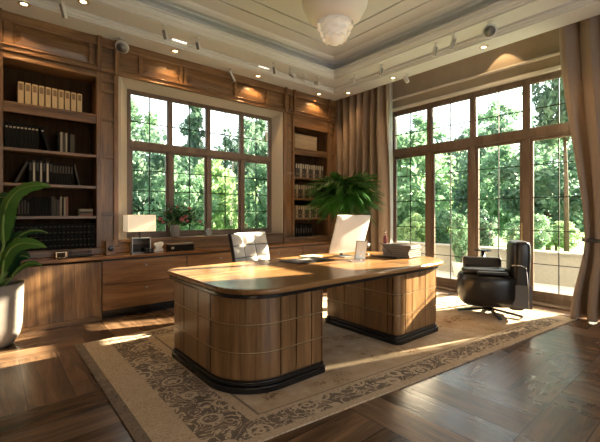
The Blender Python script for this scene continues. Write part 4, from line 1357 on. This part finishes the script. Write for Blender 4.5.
t = thing('desk_speaker', 'small brown wooden speaker with a black round driver on the worktop corner', 'speaker', (1.17, 5.16, ZW), -0.1, absolute=False)
MB().box(-0.055, 0.055, -0.045, 0.045, 0, 0.17).build('body', M['wood_v'], t, bevel=0.004)
b = MB(); b.lathe([(0.030, 0), (0.032, 0.006), (0.02, 0.003), (0.008, 0.008), (0.001, 0.008)], (0, -0.045, 0.075), 20, Matrix.Rotation(R(90), 3, 'X')); b.build('driver', M['black'], t)

t = thing('mini_clock', 'tiny silver desk clock with a black face on the worktop beside the plant leaf', 'clock', (0.64, 5.10, ZW), -0.2, absolute=False)
MB().box(-0.06, 0.06, -0.025, 0.025, 0, 0.075).build('case', M['chrome'], t, bevel=0.006)
MB().box(-0.045, 0.035, -0.0275, -0.0255, 0.012, 0.062).build('face', M['screen'], t)
t = thing('wire_tray', 'thin dark wire tray lying on the worktop beside the tiny clock', 'tray', (0.82, 5.14, ZW), absolute=False)
b = MB()
for z in (0.006, 0.05):
    b.tube([(-0.09, -0.07, z), (0.12, -0.07, z), (0.12, 0.07, z), (-0.09, 0.07, z), (-0.09, -0.07, z)], 0.003, 6)
for x, y in ((-0.09, -0.07), (0.12, -0.07), (0.12, 0.07), (-0.09, 0.07)): b.tube([(x, y, 0.003), (x, y, 0.09)], 0.003, 6)
b.build('wire_frame', M['black_matt'], t)
MB().box(-0.085, 0.115, -0.065, 0.065, 0.0095, 0.013).build('shelf', M['black_matt'], t)

t = thing('camera', 'small black camera standing against the lamp base', 'camera', (1.60, 5.0, ZW), 0.2, absolute=False)
MB().box(-0.05, 0.05, -0.02, 0.03, 0, 0.065).build('body', M['black_matt'], t, bevel=0.008)
b = MB(); b.lathe([(0.03, 0), (0.03, 0.03), (0.024, 0.032), (0.02, 0.026), (0.001, 0.026)], (0, -0.02, 0.035), 20, Matrix.Rotation(R(90), 3, 'X')); b.build('lens', M['black'], t)

t = thing('paper_tag', 'crumpled white paper cup sleeve on the worktop right of the lamp', 'paper', (1.76, 5.10, ZW), 0.1, absolute=False)
b = MB()
def crump(u, v):
    a = u * PI * 1.3 - 0.3
    return (0.055 * math.cos(a) + 0.012 * math.sin(9 * v + 4 * u), 0.03 * math.sin(a), 0.12 * v + 0.012 * math.sin(7 * u) * v)
b.grid(crump, 14, 8)
b.build('sheet', M['paper'], t, solid=0.003)

t = thing('storage_box', 'long low dark storage box on the worktop under the roses', 'box', (2.05, 5.10, ZW), absolute=False)
MB().box(-0.16, 0.18, -0.08, 0.08, 0, 0.085).build('body', M['book_black'], t, bevel=0.004)
MB().box(-0.165, 0.185, -0.085, 0.085, 0.0855, 0.10).build('lid', M['label_dark'], t, bevel=0.003)
MB().box(-0.15, -0.11, -0.0865, -0.0855, 0.03, 0.06).build('label_plate', M['gilt'], t)

t = thing('rose_bouquet', 'loose bouquet of dull pink roses in a pale vase in front of the garden window', 'bouquet', (2.09, 5.37, 0.933), absolute=False)
t.scale = (1.2, 1.0, 1.12)
b = MB(); b.lathe([(0.045, 0), (0.055, 0.01), (0.062, 0.10), (0.050, 0.145), (0.054, 0.16), (0.046, 0.16), (0.042, 0.14)], n=20, closed=False); b.add([(0.04 * math.cos(k * PI / 5), 0.04 * math.sin(k * PI / 5), 0.002) for k in range(10)], [tuple(range(10))])
b.build('vase', M['pot'], t)
rb = random.Random(4)
b = MB(); lf = MB()
heads = []
for k in range(26):
    a = rb.uniform(0, 2 * PI); e = rb.uniform(0.05, 1.25); L_ = rb.uniform(0.20, 0.34)
    tip = Vector((math.cos(a) * math.cos(e) * L_ * 1.25, math.sin(a) * math.cos(e) * L_ * 0.5, 0.17 + math.sin(e) * L_ * 0.75))
    mid = Vector((tip.x * 0.45, tip.y * 0.45, 0.15 + (tip.z - 0.15) * 0.7))
    b.tube([(0, 0, 0.05), tuple(mid), tuple(tip)], 0.0025, 5)
    heads.append(tip)
    for j in range(22):
        p = mid.lerp(tip, rb.uniform(-0.4, 1.05)) + Vector((rb.gauss(0, 1), rb.gauss(0, .7), rb.gauss(0, 1))) * 0.032
        tt = Vector((rb.gauss(0, 1), rb.gauss(0, 1), rb.gauss(0, .6))).normalized(); uu = tt.cross(Vector((rb.gauss(0, 1), rb.gauss(0, 1), rb.gauss(0, 1)))).normalized()
        s = rb.uniform(0.02, 0.04)
        lf.add([p - tt * s, p + uu * s * .45, p + tt * s, p - uu * s * .45], [(0, 1, 2, 3)])
b.build('stems', M['stem'], t)
lf.build('leaves', M['rose_leaf'], t)
for k, (hx, hz_, sc) in enumerate(((-0.20, 0.24, 1.1), (-0.17, 0.20, .8), (0.06, 0.235, 1.3), (0.11, 0.27, 1.0), (0.13, 0.21, .9), (0.30, 0.20, .9), (0.0, 0.40, .7), (0.16, 0.38, .8), (-0.08, 0.33, .6))):
    f = MB()
    for j in range(4):
        rr_ = 0.026 * sc * (1 - j * 0.2)
        f.lathe([(rr_ * 0.35, -0.02 * sc), (rr_ * 0.9, -0.008 * sc), (rr_, 0.004 * sc + j * 0.004), (rr_ * 0.75, 0.012 * sc + j * 0.005), (rr_ * 0.5, 0.006 + j * 0.005)], (hx, -0.075, hz_), 9, Matrix.Rotation(1.0, 3, 'X') @ Matrix.Rotation(j * 0.5, 3, 'Z'))
    f.build('rose', M['rose'], t)
t = thing('bookend', 'grey stepped metal ornament on the window sill under the second mullion', 'ornament', (2.62, 5.36, 0.933), absolute=False)
MB().box(-0.05, 0.05, -0.03, 0.03, 0, 0.075).build('base', M['steel_grey'], t, bevel=0.003)
MB().box(-0.03, 0.03, -0.02, 0.02, 0.0755, 0.11).build('top', M['steel_grey'], t, bevel=0.003)
# ============================================================ PLANTS
def blade(base, mid, tip, width, fold=0.25, n=18, ms=8, nrm=(0, 0, 1)):
    """broad leaf along a quadratic curve with a folded midrib and wavy edge; nrm = way its face looks"""
    B0, B1, B2 = Vector(base), Vector(mid), Vector(tip)
    NR = Vector(nrm).normalized()
    b = MB()
    def curve(t):
        return B0 * (1 - t) ** 2 + B1 * 2 * t * (1 - t) + B2 * t * t
    def fn(u, v):
        p = curve(v); d = (curve(min(1, v + 0.01)) - curve(max(0, v - 0.01))).normalized()
        side = d.cross(NR).normalized()
        up = side.cross(d)
        w = width * (math.sin(PI * min(1, v * 0.97 + 0.02) ** 0.8) ** 0.75 if 0 < v < 1 else 0.02)
        s = (u - 0.5) * 2
        wav = 0.006 * math.sin(v * 45 + s * 3) * abs(s)
        return tuple(p + side * s * w + up * (-fold * abs(s) ** 1.3 * w + wav))
    b.grid(fn, ms, n)
    r = MB(); r.tube([tuple(curve(t / 12)) for t in range(13)], [0.013 * (1 - t / 15) for t in range(13)], 6)
    return b, r
# camera-facing directions in the room: Rv is to the picture right
Rv = Vector((0.767, -0.642, 0)); Fv = Vector((0.642, 0.767, 0))
pc = Vector((0.0, 4.645, 0))
pot = thing('potted_plant', 'large broad-leaved plant in a tall stoneware pot standing before the bookcase', 'potted plant', tuple(pc), absolute=False)
b = MB(); b.lathe([(0.15, 0.0), (0.185, 0.015), (0.23, 0.10), (0.25, 0.20), (0.26, 0.50), (0.262, 0.60), (0.248, 0.605), (0.242, 0.57), (0.242, 0.53)], n=48, closed=False)
b.add([(0.15 * math.cos(k * PI / 12), 0.15 * math.sin(k * PI / 12), 0.001) for k in range(24)], [tuple(range(24))])
b.build('pot', M['pot'], pot)
b = MB(); b.lathe([(0.242, 0.55), (0.15, 0.56), (0.001, 0.565)], n=32, closed=False); b.build('soil', M['soil'], pot)
def P(r, f, z): return tuple(Rv * r + Fv * f + Vector((0, 0, z)))
CAMN = tuple(-Fv * 0.85 + Vector((0, 0, 0.55)))
leaves = [ # stalk foot (r, f), blade foot, control, tip (r, f, z), half width, material, face
    ((0.04, -.05), (0.21, -.10, 0.98), (0.17, -.14, 1.62), (0.68, -.14, 1.53), 0.105, 'banana'),
    ((0.09, -.06), (0.22, -.13, 0.72), (0.26, -.16, 1.12), (0.64, -.14, 0.965), 0.085, 'banana'),
    ((0.06, 0.03), (0.20, 0.02, 0.98), (0.32, 0.02, 1.17), (0.53, 0.04, 1.09), 0.035, 'banana_dark'),
    ((0.0, 0.0), (0.06, 0.02, 0.85), (-0.06, 0.02, 1.55), (0.16, 0.04, 1.42), 0.13, 'banana_dark'),
    ((0.05, 0.0), (0.14, 0.0, 0.70), (0.22, 0.0, 1.20), (0.33, 0.0, 0.98), 0.11, 'banana_dark'),
    ((0.04, 0.05), (0.12, 0.03, 0.65), (0.22, 0.03, 0.95), (0.36, 0.03, 0.84), 0.08, 'banana_dark'),
    ((0.08, 0.02), (0.20, 0.0, 0.66), (0.32, 0.0, 0.86), (0.50, 0.0, 0.78), 0.035, 'banana'),
    ((-0.08, 0.0), (-0.15, 0.0, 0.9), (-0.3, 0.0, 1.5), (-0.55, 0.0, 1.45), 0.13, 'banana'),
    ((-0.08, -.05), (-0.2, -0.1, 0.7), (-0.35, -.1, 1.1), (-0.6, -.1, 0.9), 0.11, 'banana'),
    ((0.0, 0.04), (0.02, 0.05, 0.8), (0.05, 0.06, 1.2), (0.2, 0.08, 1.25), 0.10, 'banana_dark'),
    ((0.0, -0.08), (0.06, -0.14, 0.68), (0.10, -0.16, 0.95), (0.18, -0.16, 0.78), 0.07, 'banana_dark')]
for (sb, b0, b1, b2, w, m) in leaves:
    lb, rb_ = blade(P(*b0), P(*b1), P(*b2), w, nrm=CAMN)
    o = lb.build('leaf', M[m], pot)
    rb_.tube([P(sb[0], sb[1], 0.56), P((sb[0] + b0[0]) / 2, (sb[1] + b0[1]) / 2, (0.56 + b0[2]) / 2), P(*b0)], [0.016, 0.013, 0.010], 7)
    rb_.build('stalk', M['stem'], o)

# bushy fern-like tree in the far corner
fx, fy = 4.62, 4.36
fp = thing('potted_fern', 'round bushy dark-green potted plant between desk and far curtain', 'potted plant', (fx, fy, 0), absolute=False)
b = MB(); b.lathe([(0.17, 0), (0.20, 0.02), (0.24, 0.36), (0.25, 0.40), (0.225, 0.40), (0.22, 0.36)], n=32, closed=False)
b.add([(0.17 * math.cos(k * PI / 12), 0.17 * math.sin(k * PI / 12), 0.001) for k in range(24)], [tuple(range(24))]); b.build('pot', M['pot'], fp)
b = MB(); b.lathe([(0.222, 0.37), (0.001, 0.385)], n=24, closed=False); b.build('soil', M['soil'], fp)
rf = random.Random(9)
tr = MB()
for k in range(5):
    a = k * 1.256; tr.tube([(0.03 * math.cos(a), 0.03 * math.sin(a), 0.37), (0.05 * math.cos(a + .5), 0.05 * math.sin(a + .5), 0.85), (0.14 * math.cos(a), 0.14 * math.sin(a), 1.5)], [0.022, 0.018, 0.012], 7)
tr.build('trunk', M['bark'], fp)
fr = MB()
for k in range(330):
    a = rf.uniform(0, 2 * PI)
    e = math.asin(rf.uniform(-0.72, 1.0))
    base = Vector((0.16 * math.cos(a), 0.16 * math.sin(a), rf.uniform(1.46, 1.84)))
    L_ = rf.uniform(0.36, 0.60) * (1.0 if e < 0.8 else 0.9)
    d = Vector((math.cos(a) * math.cos(e), math.sin(a) * math.cos(e), math.sin(e) * 0.75))
    pts = []
    for j in range(11):
        t = j / 10
        p = base + d * L_ * t + Vector((0, 0, -0.12 * t * t * (0.6 + math.cos(e))))
        pts.append(p)
    fr.tube([tuple(p) for p in pts], 0.0025, 3, False)
    for j in range(1, 11):
        for hh in (0, 0.5):
            if j == 10 and hh: continue
            p = pts[j] if hh == 0 else pts[j].lerp(pts[j + 1], 0.5)
            dd = (pts[min(10, j + 1)] - pts[j - 1]).normalized()
            sd_ = dd.cross(Vector((0, 0, 1))).normalized()
            t = (j + hh) / 10
            ll = 0.105 * math.sin(PI * min(0.97, t * 0.8 + 0.18)) + 0.01
            for s in (-1, 1):
                q = (sd_ * s * 0.85 + dd * 0.5 + Vector((0, 0, -0.30 + rf.uniform(-.12, .12)))).normalized()
                nrm = dd * 0.010
                fr.add([p, p + q * ll * 0.4 + nrm, p + q * ll, p + q * ll * 0.4 - nrm], [(0, 1, 2, 3)])
fr.build('fronds', M['fern'], fp)

# ============================================================ DESK CHAIR
ch = thing('desk_chair', 'quilted leather office chair with a pale padded back behind the desk', 'office chair', (2.51, 3.78, 0.0135), R(13), absolute=False)
ch.scale = (1, 1, 0.97)
BY = 0.10
def backp(x, z):
    """curved reclined back surface: returns point and outward (front, -y) offset base"""
    zz = (z - 0.48)
    return BY + 0.16 * zz * zz + 0.20 * zz * 0.5 - 0.35 * x * x
b = MB()
cols, rows, BW, Z0c, Z1c = 3, 4, 0.60, 0.46, 1.055
for i in range(cols):
    for j in range(rows):
        xa, xb = -BW / 2 + BW * i / cols + 0.005, -BW / 2 + BW * (i + 1) / cols - 0.005
        za, zb = Z0c + (Z1c - Z0c) * j / rows + 0.005, Z0c + (Z1c - Z0c) * (j + 1) / rows - 0.005
        def fn(u, v, xa=xa, xb=xb, za=za, zb=zb):
            x, z = lerp(xa, xb, u), lerp(za, zb, v)
            puff = (max(0, math.sin(PI * u)) * max(0, math.sin(PI * v))) ** 0.6
            return (x, backp(x, z) - 0.012 - 0.045 * puff, z)
        b.grid(fn, 8, 8)
b.build('backrest', M['leather_w'], ch)
b = MB()
def shell(u, v):
    x, z = (u - 0.5) * (BW + 0.02), lerp(Z0c - 0.01, Z1c + 0.008, v)
    return (x, backp(x, z) + 0.012, z)
b.grid(shell, 12, 12)
b.build('back_shell', M['leather'], ch, solid=0.045, bevel=0.008)
b = MB()
for i in range(3):
    for j in range(3):
        xa, xb = -0.27 + 0.18 * i, -0.27 + 0.18 * (i + 1)
        ya, yb = -0.42 + 0.16 * j, -0.42 + 0.16 * (j + 1)
        def fn(u, v, xa=xa, xb=xb, ya=ya, yb=yb):
            puff = (max(0, math.sin(PI * u)) * max(0, math.sin(PI * v))) ** 0.45
            return (lerp(xa, xb, u), lerp(ya, yb, v), 0.455 + 0.03 * puff)
        b.grid(fn, 6, 6)
b.build('seat', M['leather_w'], ch)
MB().box(-0.275, 0.275, -0.425, 0.065, 0.40, 0.456).build('seat_shell', M['leather'], ch, bevel=0.015)
for s in (-1, 1):
    b = MB(); b.tube([(s * 0.29, 0.03, 0.43), (s * 0.345, 0.0, 0.46), (s * 0.35, -0.02, 0.62), (s * 0.35, -0.05, 0.655)], 0.013, 8)
    a_ = b.build('arm_frame', M['chrome'], ch)
    b = MB(); b.box(s * 0.35 - 0.03, s * 0.35 + 0.03, -0.23, 0.06, 0.66, 0.69); b.build('armrest', M['leather'], ch, bevel=0.012)
b = MB(); b.lathe([(0.03, 0.10), (0.03, 0.25), (0.02, 0.25), (0.02, 0.40)], n=16); b.build('gas_column', M['chrome'], ch)
for k in range(5):
    a = 2 * PI * k / 5 + 0.3
    b = MB(); b.tube([(0.02 * math.cos(a), 0.02 * math.sin(a), 0.115), (0.28 * math.cos(a), 0.28 * math.sin(a), 0.075)], [0.022, 0.013], 8)
    l_ = b.build('leg', M['chrome'], ch)
    w = MB(); w.lathe([(0.006, -0.02), (0.027, -0.018), (0.027, 0.018), (0.006, 0.02)], (0.28 * math.cos(a), 0.28 * math.sin(a), 0.028), 14, Matrix.Rotation(a, 3, 'Z') @ Matrix.Rotation(R(90), 3, 'X'))
    w.build('caster', M['black'], l_)

# ============================================================ ARMCHAIR BY THE DOORS
ac = thing('armchair', 'black leather barrel swivel armchair on a low star base by the terrace doors', 'armchair', (4.88, 2.05, 0.0135), R(121), absolute=False)
ac.scale = (0.93, 0.93, 0.98)
def sup(cx, cy, rx, ry, z, n=40, p=3.0):
    out = []
    for k in range(n):
        a = 2 * PI * k / n
        c_, s_ = math.cos(a), math.sin(a)
        out.append((cx + rx * math.copysign(abs(c_) ** (2 / p), c_), cy + ry * math.copysign(abs(s_) ** (2 / p), s_), z))
    return out
def loft(mb, rings, smooth_=True):
    n = len(rings[0]); vs = [p for r_ in rings for p in r_]
    fs = [(i * n + k, i * n + (k + 1) % n, (i + 1) * n + (k + 1) % n, (i + 1) * n + k) for i in range(len(rings) - 1) for k in range(n)]
    fs.append(tuple(range(n - 1, -1, -1))); fs.append(tuple(range((len(rings) - 1) * n, len(rings) * n)))
    mb.add(vs, fs, smooth_)
b = MB()
loft(b, [sup(0.05, 0, 0.375 * k, 0.34 * k, z, p=2.8) for k, z in ((0.66, 0.125), (0.83, 0.135), (0.93, 0.17), (0.985, 0.24), (1.0, 0.34), (0.995, 0.44), (0.965, 0.49), (0.90, 0.515), (0.70, 0.52))])
b.build('seat_shell', M['leather'], ac)
b = MB()
loft(b, [sup(0.07, 0, 0.30 * k, 0.21 * k, z, p=3.5) for k, z in ((0.92, 0.522), (1.0, 0.54), (1.0, 0.56), (0.93, 0.58), (0.75, 0.585))])
b.build('seat_cushion', M['leather'], ac)
for s in (-1, 1):
    b = MB(); z1 = 0.70 if s < 0 else 0.57
    b.box(-0.17, 0.33 if s < 0 else 0.20, s * 0.26 - 0.045, s * 0.26 + 0.045, 0.525, z1)
    b.build('armrest', M['leather'], ac, bevel=0.03, seg=4)
b = MB()
def rb_ring(k, z, dx=0.0):
    return sup(-0.31 + dx, 0, 0.115 * k, 0.25 * (0.85 + 0.15 * k), z, p=4.0)
loft(b, [rb_ring(k, z, dx) for k, z, dx in ((0.70, 0.11, 0.04), (0.92, 0.14, 0.02), (1.0, 0.25, 0.0), (1.0, 0.50, -0.01), (1.02, 0.75, -0.02), (1.0, 0.88, -0.02), (0.88, 0.925, -0.02), (0.6, 0.945, -0.02))])
b.build('backrest', M['leather'], ac)
b = MB(); b.box(-0.435, -0.19, 0.245, 0.262, 0.14, 0.42); b.build('side_panel', M['grey_panel'], ac, bevel=0.006)
b = MB(); b.tube([(-0.20, 0.268, 0.66), (-0.30, 0.268, 0.665), (-0.36, 0.268, 0.64), (-0.375, 0.268, 0.58), (-0.395, 0.268, 0.30), (-0.395, 0.268, 0.16)], 0.008, 8)
b.build('chrome_trim', M['chrome'], ac)
b = MB(); b.lathe([(0.06, 0.035), (0.07, 0.05), (0.05, 0.075), (0.035, 0.08), (0.035, 0.1245)], (0.02, 0, 0), 20); b.build('hub', M['black'], ac)
for a in (R(8), R(100), R(155), R(260)):
    b = MB(); c_, s_ = math.cos(a), math.sin(a)
    m = Matrix.Translation((0.02 + 0.21 * c_, 0.21 * s_, 0.045)) @ Matrix.Rotation(a, 4, 'Z') @ Matrix.Rotation(0.10, 4, 'Y')
    b.obox(m, 0.40, 0.045, 0.022)
    b.build('leg', M['black'], ac, bevel=0.006)
    g = MB(); g.lathe([(0.014, 0.0), (0.016, 0.012), (0.010, 0.016)], (0.02 + 0.39 * c_, 0.39 * s_, 0.0), 12); g.build('glide', M['chrome'], ac)

st = thing('side_table', 'slim black pedestal side table between the armchair and the terrace doors', 'side table', (5.36, 2.36, 0.0135), absolute=False)
b = MB(); b.lathe([(0.10, 0.735), (0.11, 0.74), (0.11, 0.752), (0.10, 0.757)], n=28); b.build('tabletop', M['black'], st)
b = MB(); b.lathe([(0.024, 0.02), (0.024, 0.735)], n=14); b.build('leg', M['black'], st)
b = MB(); b.lathe([(0.13, 0.0), (0.13, 0.01), (0.03, 0.02)], n=28); b.build('base', M['black'], st)

# ============================================================ ON THE DESK
ZD = ZR + 0.749 + 0.0010
ZD = 0.7630
mo = thing('computer_monitor', 'white all-in-one computer seen from behind on the desk', 'computer', (3.28, 3.02, ZD + 0.001), R(-4), absolute=False)
tilt = Matrix.Translation((0, 0.045, 0.05)) @ Matrix.Rotation(R(19), 4, 'X')
b = MB()
w_, h_ = 0.52, 0.47
def mback(u, v):
    x, z = (u - 0.5) * w_, v * h_
    e = max(0, 1 - abs(2 * u - 1) ** 4) * max(0, 1 - abs(2 * v - 1) ** 4)
    return tuple(tilt @ Vector((x, -0.012 - 0.018 * e ** 0.5, z)))
b.grid(mback, 16, 16)
m4 = tilt @ Matrix.Translation((0, 0, h_ / 2))
b.obox(m4 @ Matrix.Translation((0, 0.0, 0)), w_, 0.024, h_)
b.build('housing', M['white_plastic'], mo)
b = MB(); b.obox(m4 @ Matrix.Translation((0, 0.0135, 0.02)), w_ - 0.03, 0.002, h_ - 0.07); b.build('screen', M['screen'], mo)
b = MB(); b.box(-0.11, 0.11, -0.05, 0.16, 0.0, 0.008); b.tube([(0, 0.13, 0.006), (0, 0.11, 0.07), (0, 0.02, 0.16)], [0.03, 0.03, 0.03], 4); b.build('stand', M['steel_grey'], mo, bevel=0.002)

ts = thing('tablet_stand', 'small silver stand holding a white tablet in front of the computer', 'tablet', (3.06, 2.66, ZD), R(-32), absolute=False)
MB().box(-0.10, 0.06, -0.05, 0.06, 0, 0.010).build('base', M['chrome'], ts, bevel=0.003)
b = MB(); m = Matrix.Translation((0.02, 0.0, 0.122)) @ Matrix.Rotation(R(22), 4, 'X')
b.obox(m, 0.125, 0.008, 0.225); b.build('tablet', M['steel_grey'], ts, bevel=0.002)
b = MB(); b.obox(m @ Matrix.Translation((0.004, -0.0050, 0)), 0.108, 0.001, 0.21); b.build('display', plain('pale_blue_display', (0.55, 0.62, 0.68), 0.2), ts)
b = MB(); b.tube([(0.02, 0.05, 0.009), (0.02, -0.005, 0.12)], 0.006, 6); b.build('strut', M['chrome'], ts)

fo = thing('desk_folio', 'flat black leather writing folio lying on the desk before the quilted chair', 'folio', (2.66, 3.06, ZD), R(2), absolute=False)
MB().box(-0.26, 0.26, -0.17, 0.17, 0, 0.012).build('cover', M['leather'], fo, bevel=0.004)
MB().box(-0.20, 0.06, -0.10, 0.15, 0.0123, 0.015).build('page', plain('grey_page', (0.35, 0.34, 0.33), 0.5), fo)
pn = thing('pen', 'slim brass pen resting on the grey page of the folio', 'pen', (2.62, 3.14, ZD + 0.0155), R(20), absolute=False)
b = MB(); b.tube([(-0.07, 0, 0.005), (0.06, 0, 0.005), (0.075, 0, 0.005)], [0.005, 0.005, 0.001], 8); b.build('barrel', M['brass'], pn)
pp = thing('sun_patch', 'pale yellow slab standing in for sunlight on the desk between folio and computer', 'sun_patch', (2.96, 3.33, ZD), R(3), absolute=False)  # thin yellow slab painted as the sunlit strip of the desk top
MB().box(-0.12, 0.12, -0.08, 0.08, 0, 0.010).build('sun_sheet', plain('sunlit_desk_yellow', (0.70, 0.62, 0.32), 0.7), pp)
MB().box(-0.121, 0.121, 0.0805, 0.083, 0, 0.0115).build('patch_edge', M['label_dark'], pp)

tr_ = thing('desk_tray', 'flat black tray under the pile of magazines at the right end of the desk', 'tray', (3.76, 2.66, ZD), R(0), absolute=False)
MB().box(-0.24, 0.10, -0.16, 0.22, 0, 0.008).build('plate', M['black'], tr_, bevel=0.002)
b = MB(); b.box(-0.24, -0.235, -0.16, 0.22, 0.0085, 0.02); b.build('rim', M['black'], tr_)
z = ZD + 0.0095
rm = random.Random(3)
names = ['bottom magazine of the grey pile on the desk', 'second magazine from the bottom of the grey pile on the desk', 'third magazine from the bottom of the grey pile on the desk',
         'third magazine from the top of the grey pile on the desk', 'second magazine from the top of the grey pile on the desk', 'top magazine of the grey pile on the desk']
for i in range(6):
    t_ = (0.022, 0.026, 0.020, 0.024, 0.020, 0.022)[i]
    mz = thing('magazine', names[i], 'magazine', (3.80 + rm.uniform(-.008, .008), 2.63 + rm.uniform(-.008, .008), z), R(rm.uniform(-5, 5)) + R(6), group='pile of magazines on the desk', absolute=False)
    b = MB(); b.box(-0.135, 0.135, -0.18, 0.18, 0, 0.0025); b.box(-0.135, 0.135, -0.18, 0.18, t_ - 0.0025, t_); b.build('cover', M['book_grey'] if i % 2 else M['label_dark'], mz)
    b = MB(); b.box(-0.132, 0.132, -0.177, 0.177, 0.0028, t_ - 0.0028); b.build('pages', plain('pages_%d' % i, (0.19, 0.17, 0.15), 0.8), mz)
    z += t_ + 0.001
bt = thing('bottle', 'tall slim dark red bottle behind the pile of magazines', 'bottle', (3.90, 2.95, ZD), absolute=False)
b = MB(); b.lathe([(0.022, 0), (0.024, 0.005), (0.024, 0.19), (0.018, 0.215), (0.009, 0.235), (0.009, 0.262)], n=20); b.build('body', M['red_glass'], bt)
b = MB(); b.lathe([(0.011, 0.2625), (0.011, 0.285)], n=14); b.build('cap', M['chrome'], bt)
dl = thing('desk_lamp', 'slender black jointed desk lamp between computer and magazines', 'desk lamp', (3.62, 3.04, ZD), absolute=False)
b = MB(); b.lathe([(0.045, 0), (0.045, 0.012), (0.012, 0.016)], n=24); b.build('base', M['black'], dl)
b = MB(); b.tube([(0, 0, 0.014), (0.02, -0.02, 0.10), (-0.03, 0.05, 0.16)], 0.005, 8); b.build('lower_arm', M['black'], dl)
b = MB(); b.tube([(-0.03, 0.05, 0.16), (-0.10, 0.13, 0.22)], 0.004, 8); b.build('upper_arm', M['black'], dl)
b = MB(); b.lathe([(0.012, 0.03), (0.03, -0.02), (0.026, -0.02), (0.010, 0.024)], (0.02, -0.02, 0.12), 18, Matrix.Rotation(0.9, 3, 'Y')); b.build('lamp_head', M['white'], dl)
ph = thing('pen_holder', 'clear square pen holder with a long slanting black pen on the desk', 'pen holder', (3.72, 2.52, ZD), R(10), absolute=False) if False else None
rdp = thing('letter_opener', 'long thin dark letter opener leaning against the pile of magazines', 'letter opener', (3.60, 2.74, ZD + 0.009), absolute=False)
b = MB(); b.tube([(0.085, -0.07, 0.006), (-0.03, 0.03, 0.16)], [0.003, 0.004], 8); b.build('shaft', M['black'], rdp)
b = MB(); b.tube([(-0.03, 0.03, 0.16), (-0.045, 0.043, 0.18)], [0.006, 0.005], 8); b.build('grip', M['chrome'], rdp)

for o in bpy.data.objects:
    if '_abs' in o: del o['_abs']
